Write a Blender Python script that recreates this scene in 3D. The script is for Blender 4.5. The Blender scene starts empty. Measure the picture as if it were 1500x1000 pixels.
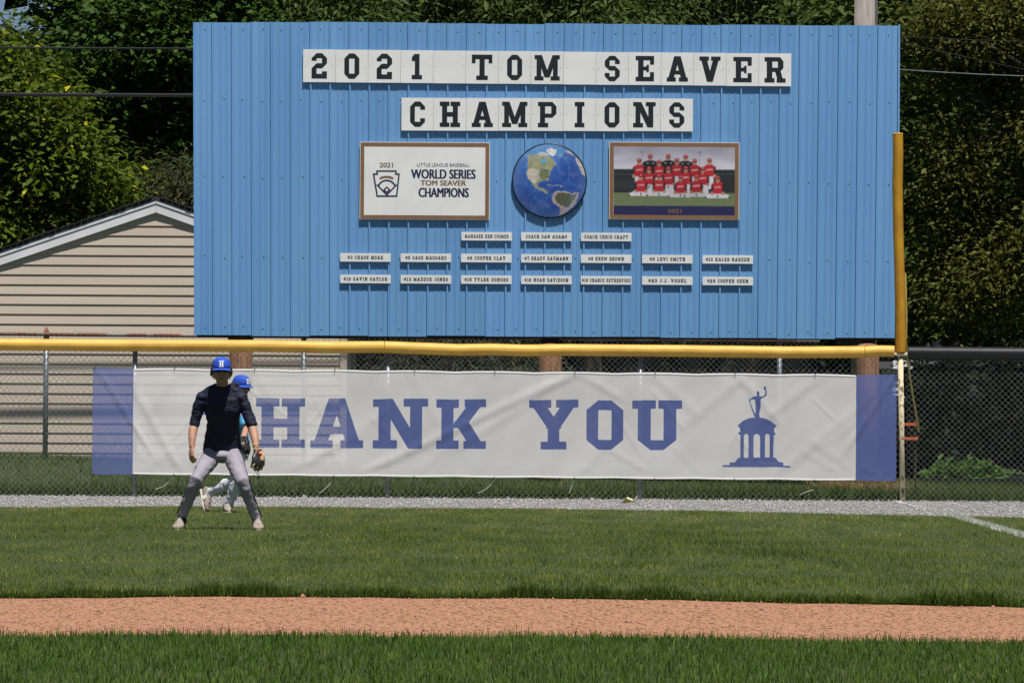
import bpy, bmesh, math, random
import numpy as np
from mathutils import Vector, Matrix, noise
R = math.radians
random.seed(5); rng = np.random.default_rng(11)
sc = bpy.context.scene
col = sc.collection

# ---------------- camera, sky, sun, exposure ----------------
F, H, HOR = 7920.0, 1.05, 605.0          # focal length in photo pixels, eye height, horizon row
PITCH, ROLL = math.atan((HOR - 500) / F), R(0.35)
cam = bpy.data.cameras.new('camera'); co = bpy.data.objects.new('camera', cam); col.objects.link(co)
cam.sensor_width = 36; cam.lens = F / 1500 * 36; cam.clip_end = 2000; cam.clip_start = 0.5
CM = Matrix.Rotation(R(90) + PITCH, 3, 'X') @ Matrix.Rotation(ROLL, 3, 'Z')
co.location = (0, 0, H); co.rotation_euler = CM.to_euler()
sc.camera = co
cam.dof.use_dof = False

SUN_EL, SUN_AZ = R(69), R(20)            # azimuth measured from behind the camera towards its right
w = bpy.data.worlds.new('World'); sc.world = w; w.use_nodes = True
nt = w.node_tree; sky = nt.nodes.new('ShaderNodeTexSky'); sky.sky_type = 'NISHITA'
sky.sun_disc = False; sky.air_density = 0.55; sky.dust_density = 0.4; sky.ozone_density = 1.5; sky.sun_elevation = SUN_EL; sky.sun_rotation = R(180) - SUN_AZ
nt.links.new(sky.outputs[0], nt.nodes['Background'].inputs[0])
nt.nodes['Background'].inputs[1].default_value = 0.05
sl = bpy.data.lights.new('sun', 'SUN'); sl.energy = 5.0; sl.angle = R(0.53); sl.color = (1, 0.965, 0.91)
so = bpy.data.objects.new('sun', sl); col.objects.link(so)
sdir = Vector((math.sin(SUN_AZ) * math.cos(SUN_EL), -math.cos(SUN_AZ) * math.cos(SUN_EL), math.sin(SUN_EL)))
so.rotation_euler = sdir.to_track_quat('Z', 'Y').to_euler(); so.location = (0, 20, 40)
sc.view_settings.view_transform = 'Standard'; sc.view_settings.look = 'None'
sc.view_settings.exposure = 0.24; sc.view_settings.gamma = 1.0
sc.cycles.max_bounces = 6; sc.cycles.transparent_max_bounces = 12

# ---------------- helpers ----------------
CR, CU, CF = CM.col[0], CM.col[1], -CM.col[2]
def at(px, py, Y):
    """point on the ray through photo pixel (px, py) at world depth Y"""
    d = CF + CR * ((px - 750) / F) + CU * ((500 - py) / F)
    return Vector((0, 0, H)) + d * (Y / d.y)
def ground_at(px, py, z=0.0):
    d = CF + CR * ((px - 750) / F) + CU * ((500 - py) / F)
    return Vector((0, 0, H)) + d * ((z - H) / d.z)
def smooth(a, b, t):
    t = np.clip((t - a) / (b - a), 0, 1); return t * t * (3 - 2 * t)
def terrain(x, y):
    return smooth(66.9, 76.5, y) * np.clip(0.22 - 0.022 * x, 0.02, 0.5)

def tag(o, label=None, cat=None, group=None, kind=None):
    if label: o['label'] = label
    if cat: o['category'] = cat
    if group: o['group'] = group
    if kind: o['kind'] = kind
    return o
def thing(name, loc, label, cat, group=None):
    o = bpy.data.objects.new(name, None); col.objects.link(o); o.location = loc
    o.empty_display_size = 0.2
    return tag(o, label, cat, group)
def wloc(o):
    v = Vector((0, 0, 0))
    while o is not None: v += o.location; o = o.parent
    return v
def link_mesh(name, me, m, parent=None, loc=None):
    """me is in world coordinates unless loc is given"""
    o = bpy.data.objects.new(name, me); col.objects.link(o)
    if m is not None and not me.materials: me.materials.append(m)
    if parent is not None:
        o.parent = parent
        if loc is None:
            me.transform(Matrix.Translation(-wloc(parent)))
        else: o.location = Vector(loc) - wloc(parent)
    elif loc is not None: o.location = loc
    return o
def np_mesh(name, verts, faces, attrs=None, smooth_sh=False):
    """verts (n,3); faces (m,k) all the same k"""
    me = bpy.data.meshes.new(name)
    verts = np.asarray(verts, np.float32); faces = np.asarray(faces, np.int32)
    n, k = faces.shape
    me.vertices.add(len(verts)); me.vertices.foreach_set('co', verts.ravel())
    me.loops.add(n * k); me.loops.foreach_set('vertex_index', faces.ravel())
    me.polygons.add(n); me.polygons.foreach_set('loop_start', np.arange(0, n * k, k, dtype=np.int32))
    me.polygons.foreach_set('loop_total', np.full(n, k, np.int32))
    if smooth_sh: me.polygons.foreach_set('use_smooth', np.ones(n, bool))
    me.update(calc_edges=True)
    for an, av in (attrs or {}).items():
        av = np.asarray(av, np.float32)
        if av.ndim == 1:
            a = me.attributes.new(an, 'FLOAT', 'POINT'); a.data.foreach_set('value', av)
        else:
            a = me.attributes.new(an, 'FLOAT_COLOR', 'POINT')
            a.data.foreach_set('color', np.concatenate([av, np.ones((len(av), 1), np.float32)], 1).ravel())
    return me
class MB:
    def __init__(s): s.v = []; s.f = []
    def add(s, vs, fs):
        n = len(s.v); s.v += [tuple(v) for v in vs]; s.f += [tuple(i + n for i in f) for f in fs]; return s
    def box(s, x0, x1, y0, y1, z0, z1):
        return s.add([(x0,y0,z0),(x1,y0,z0),(x1,y1,z0),(x0,y1,z0),(x0,y0,z1),(x1,y0,z1),(x1,y1,z1),(x0,y1,z1)],
              [(0,3,2,1),(4,5,6,7),(0,1,5,4),(1,2,6,5),(2,3,7,6),(3,0,4,7)])
    def bar(s, a, b, wx, wy):
        """square bar from a to b"""
        a, b = Vector(a), Vector(b); d = (b - a).normalized()
        u = d.cross(Vector((0, 1, 0)));
        if u.length < 1e-3: u = d.cross(Vector((1, 0, 0)))
        u.normalize(); v = d.cross(u)
        q = [(-1,-1),(1,-1),(1,1),(-1,1)]
        vs = [p + u * (wx * i) + v * (wy * j) for p in (a, b) for i, j in q]
        return s.add(vs, [(0,1,2,3),(7,6,5,4),(0,4,5,1),(1,5,6,2),(2,6,7,3),(3,7,4,0)])
    def tube(s, pts, radii, n=10, cap=True, side=None):
        """radii: number, list of numbers or list of (a, b); side = direction of the a axis"""
        pts = [Vector(p) for p in pts]; k = len(pts)
        if not hasattr(radii, '__len__'): radii = [radii] * k
        base = len(s.v); prev = Vector(side) if side is not None else None
        for i, p in enumerate(pts):
            d = (pts[min(i + 1, k - 1)] - pts[max(i - 1, 0)]).normalized()
            if prev is None:
                prev = d.cross(Vector((0.31, 0.94, 0.1)))
                if prev.length < 0.2: prev = d.cross(Vector((1, 0, 0)))
            u = (prev - d * prev.dot(d)).normalized(); prev = u; v = d.cross(u)
            r = radii[i]; a, b = r if hasattr(r, '__len__') else (r, r)
            for j in range(n):
                t = 2 * math.pi * j / n
                s.v.append(tuple(p + u * (a * math.cos(t)) + v * (b * math.sin(t))))
        for i in range(k - 1):
            for j in range(n):
                j2 = (j + 1) % n
                s.f.append((base+i*n+j, base+i*n+j2, base+(i+1)*n+j2, base+(i+1)*n+j))
        if cap:
            s.f.append(tuple(base + j for j in reversed(range(n))))
            s.f.append(tuple(base + (k-1)*n + j for j in range(n)))
        return s
    def ellipsoid(s, c, rx, ry, rz, n=14, m=10, rot=None):
        base = len(s.v); c = Vector(c)
        def P(v):
            v = Vector(v)
            return tuple(c + (rot @ v if rot is not None else v))
        s.v.append(P((0, 0, rz)))
        for i in range(1, m):
            a = math.pi * i / m
            for j in range(n):
                t = 2 * math.pi * j / n
                s.v.append(P((rx*math.sin(a)*math.cos(t), ry*math.sin(a)*math.sin(t), rz*math.cos(a))))
        s.v.append(P((0, 0, -rz))); last = len(s.v) - 1
        for j in range(n):
            j2 = (j + 1) % n
            s.f.append((base, base+1+j, base+1+j2))
            s.f.append((last, base+1+(m-2)*n+j2, base+1+(m-2)*n+j))
            for i in range(m - 2):
                s.f.append((base+1+i*n+j, base+1+(i+1)*n+j, base+1+(i+1)*n+j2, base+1+i*n+j2))
        return s
    def mesh(s, name, smooth_sh=False):
        me = bpy.data.meshes.new(name); me.from_pydata(s.v, [], s.f)
        if smooth_sh: me.polygons.foreach_set('use_smooth', np.ones(len(me.polygons), bool))
        me.update(); return me
    def build(s, name, m, parent=None, smooth_sh=False):
        return link_mesh(name, s.mesh(name, smooth_sh), m, parent)
    def remesh(s, voxel, smooth_it=6, sub=0):
        """union of everything collected as one continuous skin"""
        me = s.mesh('tmp'); o = bpy.data.objects.new('tmp', me); col.objects.link(o)
        md = o.modifiers.new('r', 'REMESH'); md.mode = 'VOXEL'; md.voxel_size = voxel; md.use_smooth_shade = True
        ms = o.modifiers.new('s', 'SMOOTH'); ms.factor = 0.5; ms.iterations = smooth_it
        dg = bpy.context.evaluated_depsgraph_get()
        out = bpy.data.meshes.new_from_object(o.evaluated_get(dg))
        bpy.data.objects.remove(o); bpy.data.meshes.remove(me)
        out.polygons.foreach_set('use_smooth', np.ones(len(out.polygons), bool))
        return out

# ---------------- materials ----------------
def mat(name, c, rough=0.7, c2=None, scale=8.0, stretch=(1, 1, 1), bump=0.0, bscale=40.0, metal=0.0, spec=0.4,
        detail=4.0, rnd=0.0, mixpos=(0.35, 0.65)):
    m = bpy.data.materials.new(name); m.use_nodes = True; N = m.node_tree.nodes; L = m.node_tree.links
    b = N['Principled BSDF']; b.inputs['Roughness'].default_value = rough; b.inputs['Metallic'].default_value = metal
    b.inputs['Specular IOR Level'].default_value = spec
    tc = N.new('ShaderNodeTexCoord'); mp = N.new('ShaderNodeMapping'); mp.inputs['Scale'].default_value = stretch
    L.new(tc.outputs['Object'], mp.inputs['Vector'])
    c2 = c2 or tuple(x * 0.8 for x in c)
    nz = N.new('ShaderNodeTexNoise'); nz.inputs['Scale'].default_value = scale; nz.inputs['Detail'].default_value = detail
    L.new(mp.outputs[0], nz.inputs['Vector'])
    rp = N.new('ShaderNodeValToRGB'); rp.color_ramp.elements[0].position = mixpos[0]; rp.color_ramp.elements[1].position = mixpos[1]
    rp.color_ramp.elements[0].color = (*c2, 1); rp.color_ramp.elements[1].color = (*c, 1)
    L.new(nz.outputs['Fac'], rp.inputs[0]); out = rp.outputs[0]
    if rnd:
        oi = N.new('ShaderNodeObjectInfo'); hs = N.new('ShaderNodeHueSaturation')
        mr = N.new('ShaderNodeMapRange'); mr.inputs['To Min'].default_value = 1 - rnd; mr.inputs['To Max'].default_value = 1 + rnd
        L.new(oi.outputs['Random'], mr.inputs['Value']); L.new(mr.outputs[0], hs.inputs['Value'])
        L.new(out, hs.inputs['Color']); out = hs.outputs[0]
    L.new(out, b.inputs['Base Color'])
    if bump:
        n2 = N.new('ShaderNodeTexNoise'); n2.inputs['Scale'].default_value = bscale; n2.inputs['Detail'].default_value = 3
        L.new(mp.outputs[0], n2.inputs['Vector'])
        bp = N.new('ShaderNodeBump'); bp.inputs['Strength'].default_value = 1.0; bp.inputs['Distance'].default_value = bump
        L.new(n2.outputs['Fac'], bp.inputs['Height']); L.new(bp.outputs[0], b.inputs['Normal'])
    return m
def attr_mat(name, attr='Col', rough=0.45, spec=0.4):
    m = bpy.data.materials.new(name); m.use_nodes = True; N = m.node_tree.nodes; L = m.node_tree.links
    a = N.new('ShaderNodeAttribute'); a.attribute_name = attr
    b = N['Principled BSDF']; b.inputs['Roughness'].default_value = rough; b.inputs['Specular IOR Level'].default_value = spec
    L.new(a.outputs['Color'], b.inputs['Base Color']); return m
def leaf_mat(name, dark, light, accent=None, trans=0.35, rough=0.55, patch=None, spec=0.12):
    """per-leaf tint (attribute 'tint') from dark to light to accent; leaves let some light through"""
    m = bpy.data.materials.new(name); m.use_nodes = True; N = m.node_tree.nodes; L = m.node_tree.links
    a = N.new('ShaderNodeAttribute'); a.attribute_name = 'tint'
    rp = N.new('ShaderNodeValToRGB'); e = rp.color_ramp.elements
    e[0].color = (*dark, 1); e[1].color = (*light, 1); e[1].position = 0.9 if accent else 1.0
    if accent:
        k = e.new(0.97); k.color = (*accent, 1)
    L.new(a.outputs['Fac'], rp.inputs[0]); c = rp.outputs[0]
    if patch:
        tc = N.new('ShaderNodeTexCoord'); mp = N.new('ShaderNodeMapping'); mp.inputs['Scale'].default_value = patch[1]
        L.new(tc.outputs['Object'], mp.inputs[0])
        nz = N.new('ShaderNodeTexNoise'); nz.inputs['Scale'].default_value = 1.0; nz.inputs['Detail'].default_value = 3
        L.new(mp.outputs[0], nz.inputs['Vector'])
        r2 = N.new('ShaderNodeMapRange'); r2.inputs['From Min'].default_value = 0.35; r2.inputs['From Max'].default_value = 0.65
        L.new(nz.outputs['Fac'], r2.inputs['Value'])
        mx = N.new('ShaderNodeMix'); mx.data_type = 'RGBA'; mx.blend_type = 'MULTIPLY'
        L.new(r2.outputs[0], mx.inputs['Factor']); L.new(c, mx.inputs['A']); mx.inputs['B'].default_value = (*patch[0], 1)
        c = mx.outputs['Result']
    b = N['Principled BSDF']; b.inputs['Roughness'].default_value = rough; b.inputs['Specular IOR Level'].default_value = spec
    L.new(c, b.inputs['Base Color'])
    t = N.new('ShaderNodeBsdfTranslucent'); L.new(c, t.inputs['Color'])
    mx = N.new('ShaderNodeMixShader'); mx.inputs[0].default_value = trans
    L.new(b.outputs[0], mx.inputs[1]); L.new(t.outputs[0], mx.inputs[2])
    L.new(mx.outputs[0], N['Material Output'].inputs['Surface']); return m

M = {}
M['blue_metal'] = mat('blue painted metal', (0.165, 0.36, 0.63), 0.42, (0.130, 0.305, 0.575), 2.2, (1.6, 1, 0.14), rnd=0.045, detail=7, mixpos=(.25, .7))
M['screw'] = mat('weathered screw', (0.13, 0.21, 0.34), 0.5)
M['sign_white'] = mat('white sign board', (0.80, 0.80, 0.78), 0.5, (0.74, 0.74, 0.73), 3.0, rnd=0.02)
M['sign_black'] = mat('black vinyl lettering', (0.012, 0.013, 0.020), 0.5, (0.018, 0.019, 0.026))
M['navy_print'] = mat('navy print', (0.018, 0.018, 0.075), 0.5)
M['bronze'] = mat('bronze print', (0.24, 0.13, 0.065), 0.5, (0.21, 0.115, 0.06), 3.0)
M['black_rim'] = mat('black rim', (0.012, 0.012, 0.012), 0.4)
M['wood_pole'] = mat('brown treated pole', (0.30, 0.155, 0.085), 0.85, (0.15, 0.075, 0.045), 6.0, (6, 6, 0.5), bump=0.006, bscale=12)
M['grey_pole'] = mat('grey weathered pole', (0.30, 0.27, 0.24), 0.9, (0.19, 0.17, 0.15), 6.0, (6, 6, 0.4), bump=0.005, bscale=12)
M['dark_wood'] = mat('dark timber', (0.035, 0.028, 0.022), 0.8)
M['galv'] = mat('galvanised steel', (0.30, 0.32, 0.34), 0.45, (0.20, 0.22, 0.24), 14, metal=0.5)
M['wire'] = mat('chain link wire', (0.30, 0.31, 0.31), 0.45, (0.20, 0.205, 0.205), 5, metal=0.3)
M['rust'] = mat('rusty pipe', (0.20, 0.085, 0.05), 0.85, (0.30, 0.27, 0.25), 2.2, (1, 1, 1), mixpos=(0.42, 0.52))
M['yellow'] = mat('yellow plastic tube', (0.70, 0.43, 0.075), 0.5, (0.56, 0.32, 0.05), 3.5, (1, 1, 3), detail=9, mixpos=(.3, .6))
M['yellow_dark'] = mat('deep yellow plastic sleeve', (0.60, 0.31, 0.02), 0.5, (0.46, 0.22, 0.015), 5.0, detail=8)
M['black_tube'] = mat('black plastic tube', (0.012, 0.013, 0.016), 0.45)
M['flaky'] = mat('flaking cream paint', (0.60, 0.52, 0.34), 0.7, (0.12, 0.10, 0.08), 16, (1, 1, 0.6), mixpos=(0.38, 0.46))
M['siding'] = mat('beige vinyl siding', (0.56, 0.47, 0.385), 0.6, (0.52, 0.44, 0.36), 1.5, (0.5, 1, 2), rnd=0.03)
M['trim_white'] = mat('white trim', (0.78, 0.78, 0.80), 0.5, (0.70, 0.70, 0.72), 2)
M['shingle'] = mat('dark shingles', (0.05, 0.05, 0.052), 0.95, (0.025, 0.025, 0.027), 20, bump=0.005, bscale=60)
M['bark'] = mat('bark', (0.085, 0.065, 0.05), 0.95, (0.04, 0.03, 0.024), 6, (4, 4, 0.6), bump=0.02, bscale=9)
M['soil'] = mat('dark soil', (0.055, 0.05, 0.028), 0.95, (0.03, 0.035, 0.015), 3)
M['turf_soil'] = mat('soil under turf', (0.045, 0.062, 0.018), 0.95, (0.03, 0.045, 0.012), 5)
M['clay'] = mat('infield clay', (0.375, 0.192, 0.112), 0.95, (0.255, 0.118, 0.066), 44, (1, .06, 1), detail=10, mixpos=(.18, .66))
M['gravel'] = mat('grey gravel', (0.35, 0.34, 0.33), 0.95, (0.19, 0.182, 0.175), 50, (1, .12, 1), bump=0.02, bscale=30, detail=6)
M['stone'] = mat('gravel stone', (0.36, 0.35, 0.34), 0.9, (0.20, 0.195, 0.19), 9)
M['clod'] = mat('clay clod', (0.36, 0.18, 0.11), 0.95, (0.22, 0.10, 0.06), 5)
M['chalk'] = mat('white chalk', (0.62, 0.62, 0.60), 0.95, (0.40, 0.40, 0.38), 14)
M['orange'] = mat('orange plastic', (0.62, 0.13, 0.045), 0.5)
M['yellow_strip'] = mat('faded yellow strip', (0.52, 0.42, 0.06), 0.6, (0.35, 0.28, 0.05), 9)
M['cable'] = mat('black cable', (0.018, 0.018, 0.02), 0.5)
M['print'] = attr_mat('printed panel')
M['skin'] = mat('skin', (0.46, 0.255, 0.17), 0.55, (0.42, 0.22, 0.145), 9, spec=0.35)
M['hair'] = mat('brown hair', (0.035, 0.02, 0.012), 0.6)
M['navy_shirt'] = mat('navy compression shirt', (0.010, 0.011, 0.036), 0.7, (0.007, 0.008, 0.028), 12, bump=0.002, bscale=30)
M['grey_pants'] = mat('grey baseball trousers', (0.31, 0.285, 0.33), 0.75, (0.265, 0.24, 0.285), 6, bump=0.004, bscale=14)
M['white_pants'] = mat('white baseball trousers', (0.66, 0.66, 0.71), 0.75, (0.56, 0.56, 0.62), 6, bump=0.005, bscale=14)
M['royal'] = mat('royal blue cap cloth', (0.022, 0.085, 0.50), 0.75, (0.018, 0.07, 0.43), 10)
M['white_cloth'] = mat('white embroidery', (0.8, 0.8, 0.8), 0.7)
M['black_cloth'] = mat('black cloth', (0.01, 0.01, 0.014), 0.8)
M['lens'] = mat('dark lens', (0.008, 0.008, 0.012), 0.12)
M['teal_lens'] = mat('mirrored teal lens', (0.01, 0.20, 0.24), 0.15, metal=0.4)
M['teeth'] = mat('teeth', (0.7, 0.66, 0.6), 0.4)
M['lips'] = mat('lips', (0.36, 0.14, 0.11), 0.5)
M['shoe'] = mat('beige trainer', (0.36, 0.29, 0.24), 0.8, (0.24, 0.19, 0.16), 18)
M['sole'] = mat('pale rubber sole', (0.55, 0.50, 0.42), 0.8)
M['tan_leather'] = mat('tan leather', (0.58, 0.41, 0.22), 0.6, (0.45, 0.30, 0.15), 14)
M['black_leather'] = mat('black leather', (0.016, 0.015, 0.015), 0.45, (0.03, 0.027, 0.025), 14)
M['red_patch'] = mat('red patch', (0.5, 0.03, 0.05), 0.5)
M['sky_shirt'] = mat('light blue jersey', (0.10, 0.42, 0.72), 0.75, (0.09, 0.37, 0.64), 8)
M['pink'] = mat('pink print', (0.72, 0.12, 0.42), 0.7)
M['grey_strap'] = mat('grey strap', (0.42, 0.42, 0.42), 0.6)
M['litter'] = mat('yellow wrapper', (0.78, 0.72, 0.10), 0.5, (0.82, 0.82, 0.80), 14, mixpos=(0.48, 0.52))
M['straw'] = leaf_mat('dry straw', (0.22, 0.15, 0.07), (0.36, 0.26, 0.12), trans=0.2)
M['white_wire'] = mat('bare wire', (0.55, 0.55, 0.55), 0.4)
M['white_siding'] = mat('white siding', (0.62, 0.62, 0.64), 0.6, (0.55, 0.55, 0.57), 2)

# ---------------- the ground ----------------
def grid_sheet(name, xs, ys, zf, m, kind='structure'):
    X, Y = np.meshgrid(xs, ys); Z = zf(X, Y); nx, ny = len(xs), len(ys)
    i = (np.arange(ny - 1)[:, None] * nx + np.arange(nx - 1)[None, :]).ravel()
    me = np_mesh(name, np.stack([X, Y, Z], -1).reshape(-1, 3), np.stack([i, i + 1, i + nx + 1, i + nx], 1), smooth_sh=True)
    return tag(link_mesh(name, me, m), kind=kind)
xs = np.concatenate([[-300, -120, -60], np.arange(-30, 30.1, 1.0), [60, 120, 300]])
ys = np.concatenate([[-60, -20, 0, 10, 30, 50, 60], np.arange(64, 100, 0.75), [120, 200, 400, 700]])
grid_sheet('ground', xs, ys, lambda x, y: terrain(x, y) - np.where(y < 66.5, 0.03, 0.0), M['turf_soil'])

# edges of the clay and the warning track, as depth over x (from the photo's edges on the flat ground)
def edge(pts):
    P = [ground_at(px, py) for px, py in pts]
    X = np.array([p.x for p in P]); Y = np.array([p.y for p in P])
    c = np.polyfit(X, Y, 2 if len(P) > 3 else 1)
    return lambda x: np.polyval(c, np.clip(x, X[0] * 2.2, X[-1] * 2.2))
def wob(x, s, a): return a * (np.sin(x * s) + 0.6 * np.sin(x * s * 2.3 + 1.1) + 0.5 * np.sin(x * s * 5.1 + 0.4))
e_near = edge([(0, 934), (500, 934), (1000, 938), (1500, 945)])       # near turf | clay
e_far = edge([(0, 876), (500, 874), (1000, 880), (1500, 890)])        # clay | outfield turf
e_trk = edge([(0, 744), (250, 744), (500, 744), (800, 746), (1000, 750), (1300, 756), (1500, 759)])
E_near = lambda x: e_near(x) + wob(x, 3.1, 0.08)
E_far = lambda x: e_far(x) + wob(x, 2.9, 0.07)
E_trk = lambda x: e_trk(x) + wob(x, 1.3, 0.22)
def strip(name, f0, f1, z, m, half=26, n=500, rows=12):
    x = np.linspace(-half, half, n); t = np.linspace(0, 1, rows)
    y = f0(x)[None, :] * (1 - t[:, None]) + f1(x)[None, :] * t[:, None]
    V = np.stack([np.broadcast_to(x, y.shape), y, np.full(y.shape, z)], -1).reshape(-1, 3)
    i = (np.arange(rows - 1)[:, None] * n + np.arange(n - 1)[None, :]).ravel()
    me = np_mesh(name, V, np.stack([i, i + 1, i + n + 1, i + n], 1))
    return tag(link_mesh(name, me, m), kind='structure')
K = lambda v: (lambda x: np.full(np.shape(x), float(v)))
strip('infield_turf', K(4), E_near, 0.012, M['turf_soil'])
strip('infield_clay', lambda x: E_near(x) - 0.6, lambda x: E_far(x) + 0.6, 0.0, M['clay'])
strip('outfield_turf', E_far, E_trk, 0.012, M['turf_soil'])
strip('warning_track', lambda x: E_trk(x) - 0.6, K(66.35), 0.004, M['gravel'])

def blades(name, x, y, z, h, wd, tint, m, lean=0.35, parts3=True):
    """one mesh of grass blades; each bends over to a tip"""
    n = len(x); a = rng.uniform(0, 2 * np.pi, n); l = rng.normal(0, lean, n) * h; b = rng.uniform(0, 2 * np.pi, n)
    ux, uy = np.cos(a) * wd / 2, np.sin(a) * wd / 2; lx, ly = np.cos(b) * l, np.sin(b) * l
    P = lambda sx, t, q: np.stack([x + sx * ux + lx * q, y + sx * uy + ly * q, z + h * t], 1)
    if parts3:
        V = np.stack([P(-1, 0, 0), P(1, 0, 0), P(0.75, .55, .3), P(-.75, .55, .3), P(0, 1, 1)], 1)
        o = np.arange(n) * 5
        Fq = np.concatenate([np.stack([o, o+1, o+2], 1), np.stack([o, o+2, o+3], 1), np.stack([o+3, o+2, o+4], 1)])
        k = 5
    else:
        V = np.stack([P(-1, 0, 0), P(1, 0, 0), P(0, 1, 1)], 1); o = np.arange(n) * 3
        Fq = np.stack([o, o+1, o+2], 1); k = 3
    me = np_mesh(name, V.reshape(-1, 3), Fq, {'tint': np.repeat(tint, k)})
    return tag(link_mesh(name, me, m), kind='stuff')
def scatter(n, x0, x1, f0, f1, bias=1.0):
    x = rng.uniform(x0, x1, n); t = rng.uniform(0, 1, n) ** bias
    return x, f0(x) + (f1(x) - f0(x)) * t
M['grass'] = leaf_mat('mown grass', (0.120, 0.160, 0.026), (0.310, 0.345, 0.066), (0.50, 0.43, 0.18), trans=0.3,
                      patch=((0.50, 0.66, 0.50), (2.6, 0.36, 1)))
M['grass_near'] = leaf_mat('near grass', (0.056, 0.112, 0.018), (0.165, 0.250, 0.042), (0.36, 0.33, 0.12), trans=0.3,
                      patch=((0.70, 0.82, 0.7), (3.5, 0.8, 1)))
M['grass_tall'] = leaf_mat('unmown grass', (0.036, 0.072, 0.010), (0.115, 0.175, 0.024), (0.22, 0.19, 0.07), trans=0.3,
                      patch=((0.65, 0.72, 0.65), (0.8, 0.8, 1)))
x, y = scatter(95000, -4.6, 4.6, K(19.0), E_near)
blades('near_grass', x, y, np.full(len(x), 0.008), rng.gamma(8, 0.0040, len(x)), rng.uniform(.0035, .0065, len(x)),
       rng.beta(2, 2.4, len(x)), M['grass_near'])
x, y = scatter(420000, -8.6, 8.6, E_far, E_trk, 1.25)
# paler, drier belt next to the track and by the clay edge
dry = np.clip(1 - (E_trk(x) - y) / 9.0, 0, 1) * 0.30
wear = np.array([noise.noise(Vector((a_ * .55, b_ * .13, 3.3))) + .6 * noise.noise(Vector((a_ * 1.7, b_ * .35, 7.1))) for a_, b_ in zip(x, y)])
dry = dry + wear * .30
hh = rng.gamma(10, 0.0024, len(x)) * np.clip(1 - wear * .35, .6, 1.4) * (1 + 0.25 * np.sin(y * 1.9 + np.sin(x * 0.8)))
blades('outfield_grass', x, y, np.full(len(x), 0.008), hh, rng.uniform(.004, .008, len(x)),
       np.clip(rng.beta(2, 2.4, len(x)) + dry, 0, 1), M['grass'], parts3=False)
x = rng.uniform(-5.5, 5.5, 26000); y = E_far(x) + np.abs(rng.normal(0, 0.16, len(x))) - 0.03
clump = 0.75 + 0.5 * np.clip(np.sin(x * 3.1) + np.sin(x * 7.7 + 1) + .6 * np.sin(x * 17), -1, 2) / 2
blades('edge_grass', x, y, np.full(len(x), 0.0), rng.gamma(8, 0.0066, len(x)) * clump, rng.uniform(.004, .008, len(x)),
       rng.beta(1.6, 3.4, len(x)), M['grass_tall'], lean=0.5)
# unmown bank behind the fence
x = rng.uniform(-11, 11, 90000); y = 66.45 + rng.uniform(0, 1, len(x)) ** 1.3 * 14
tall = np.where(y < 67.3, 2.1, 1.0)
blades('bank_grass', x, y, terrain(x, y) - 0.01, rng.gamma(7, 0.0095, len(x)) * tall, rng.uniform(.006, .014, len(x)),
       np.clip(rng.beta(2, 2.6, len(x)) + np.where(y > 69, 0.15, -0.05), 0, 1), M['grass_tall'], lean=0.45, parts3=False)
# dry straw round the foot of the right pole
p = at(1262, 714, 73.0)
x = rng.normal(p.x, 0.32, 1500); y = rng.normal(72.6, 0.35, 1500)
blades('dry_straw', x, y, terrain(x, y), rng.uniform(.03, .16, 1500), np.full(1500, .010), rng.uniform(0, 1, 1500), M['straw'], lean=1.1, parts3=False)

def pebbles(name, x, y, z, r, m):
    n = len(x); T = np.array([(1,0,0),(0,1,0),(-1,0,0),(0,-1,0),(0,0,.8),(0,0,-.6)], float)
    V = T[None] * (r[:, None, None] * rng.uniform(.6, 1.3, (n, 6, 1))) + np.stack([x, y, z], 1)[:, None, :]
    f = np.array([(0,1,4),(1,2,4),(2,3,4),(3,0,4),(1,0,5),(2,1,5),(3,2,5),(0,3,5)])
    me = np_mesh(name, V.reshape(-1, 3), (np.arange(n)[:, None, None] * 6 + f[None]).reshape(-1, 3))
    return tag(link_mesh(name, me, m), kind='stuff')
x, y = scatter(32000, -9, 9, lambda x: E_trk(x) - .12, K(66.3))
pebbles('gravel', x, y, np.full(len(x), .008), rng.gamma(4, .0026, len(x)), M['stone'])
x, y = scatter(26000, -5, 5, E_near, E_far)
pebbles('clay_grains', x, y, np.full(len(x), .001), rng.gamma(3, .0014, len(x)), M['clay'])
x, y = scatter(700, -5, 5, E_near, E_far)
pebbles('clay_clods', x, y, np.full(len(x), .002), rng.gamma(2.0, .0019, len(x)), M['clod'])

# foul line: chalk on the track and on the grass blades
a, b = ground_at(1324, 738), ground_at(1500, 788)
dx = (b.x - a.x) / (b.y - a.y)
fl = lambda y: a.x + dx * (y - a.y)
yy = np.linspace(30.9, 66.2, 120); wob_l = 0.012 * np.sin(yy * 3) + 0.01 * np.sin(yy * 7.3)
V = np.concatenate([np.stack([fl(yy) - .022 + wob_l, yy, np.full(120, .0135)], 1), np.stack([fl(yy) + .022 + wob_l, yy, np.full(120, .0135)], 1)])
i = np.arange(119)
o = tag(link_mesh('foul_line', np_mesh('foul_line', V, np.stack([i + 120, i, i + 1, i + 121], 1)), M['chalk']), kind='structure')
yb = rng.uniform(31, 61.5, 11000); xb = fl(yb) + rng.normal(0, .017, len(yb))
blades('chalked_grass', xb, yb, np.full(len(xb), .01), rng.uniform(.03, .056, len(xb)), rng.uniform(.005, .009, len(xb)),
       rng.uniform(0, 1, len(xb)), leaf_mat('chalked grass', (.34, .36, .28), (.72, .73, .68), trans=.15), parts3=False)

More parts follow.
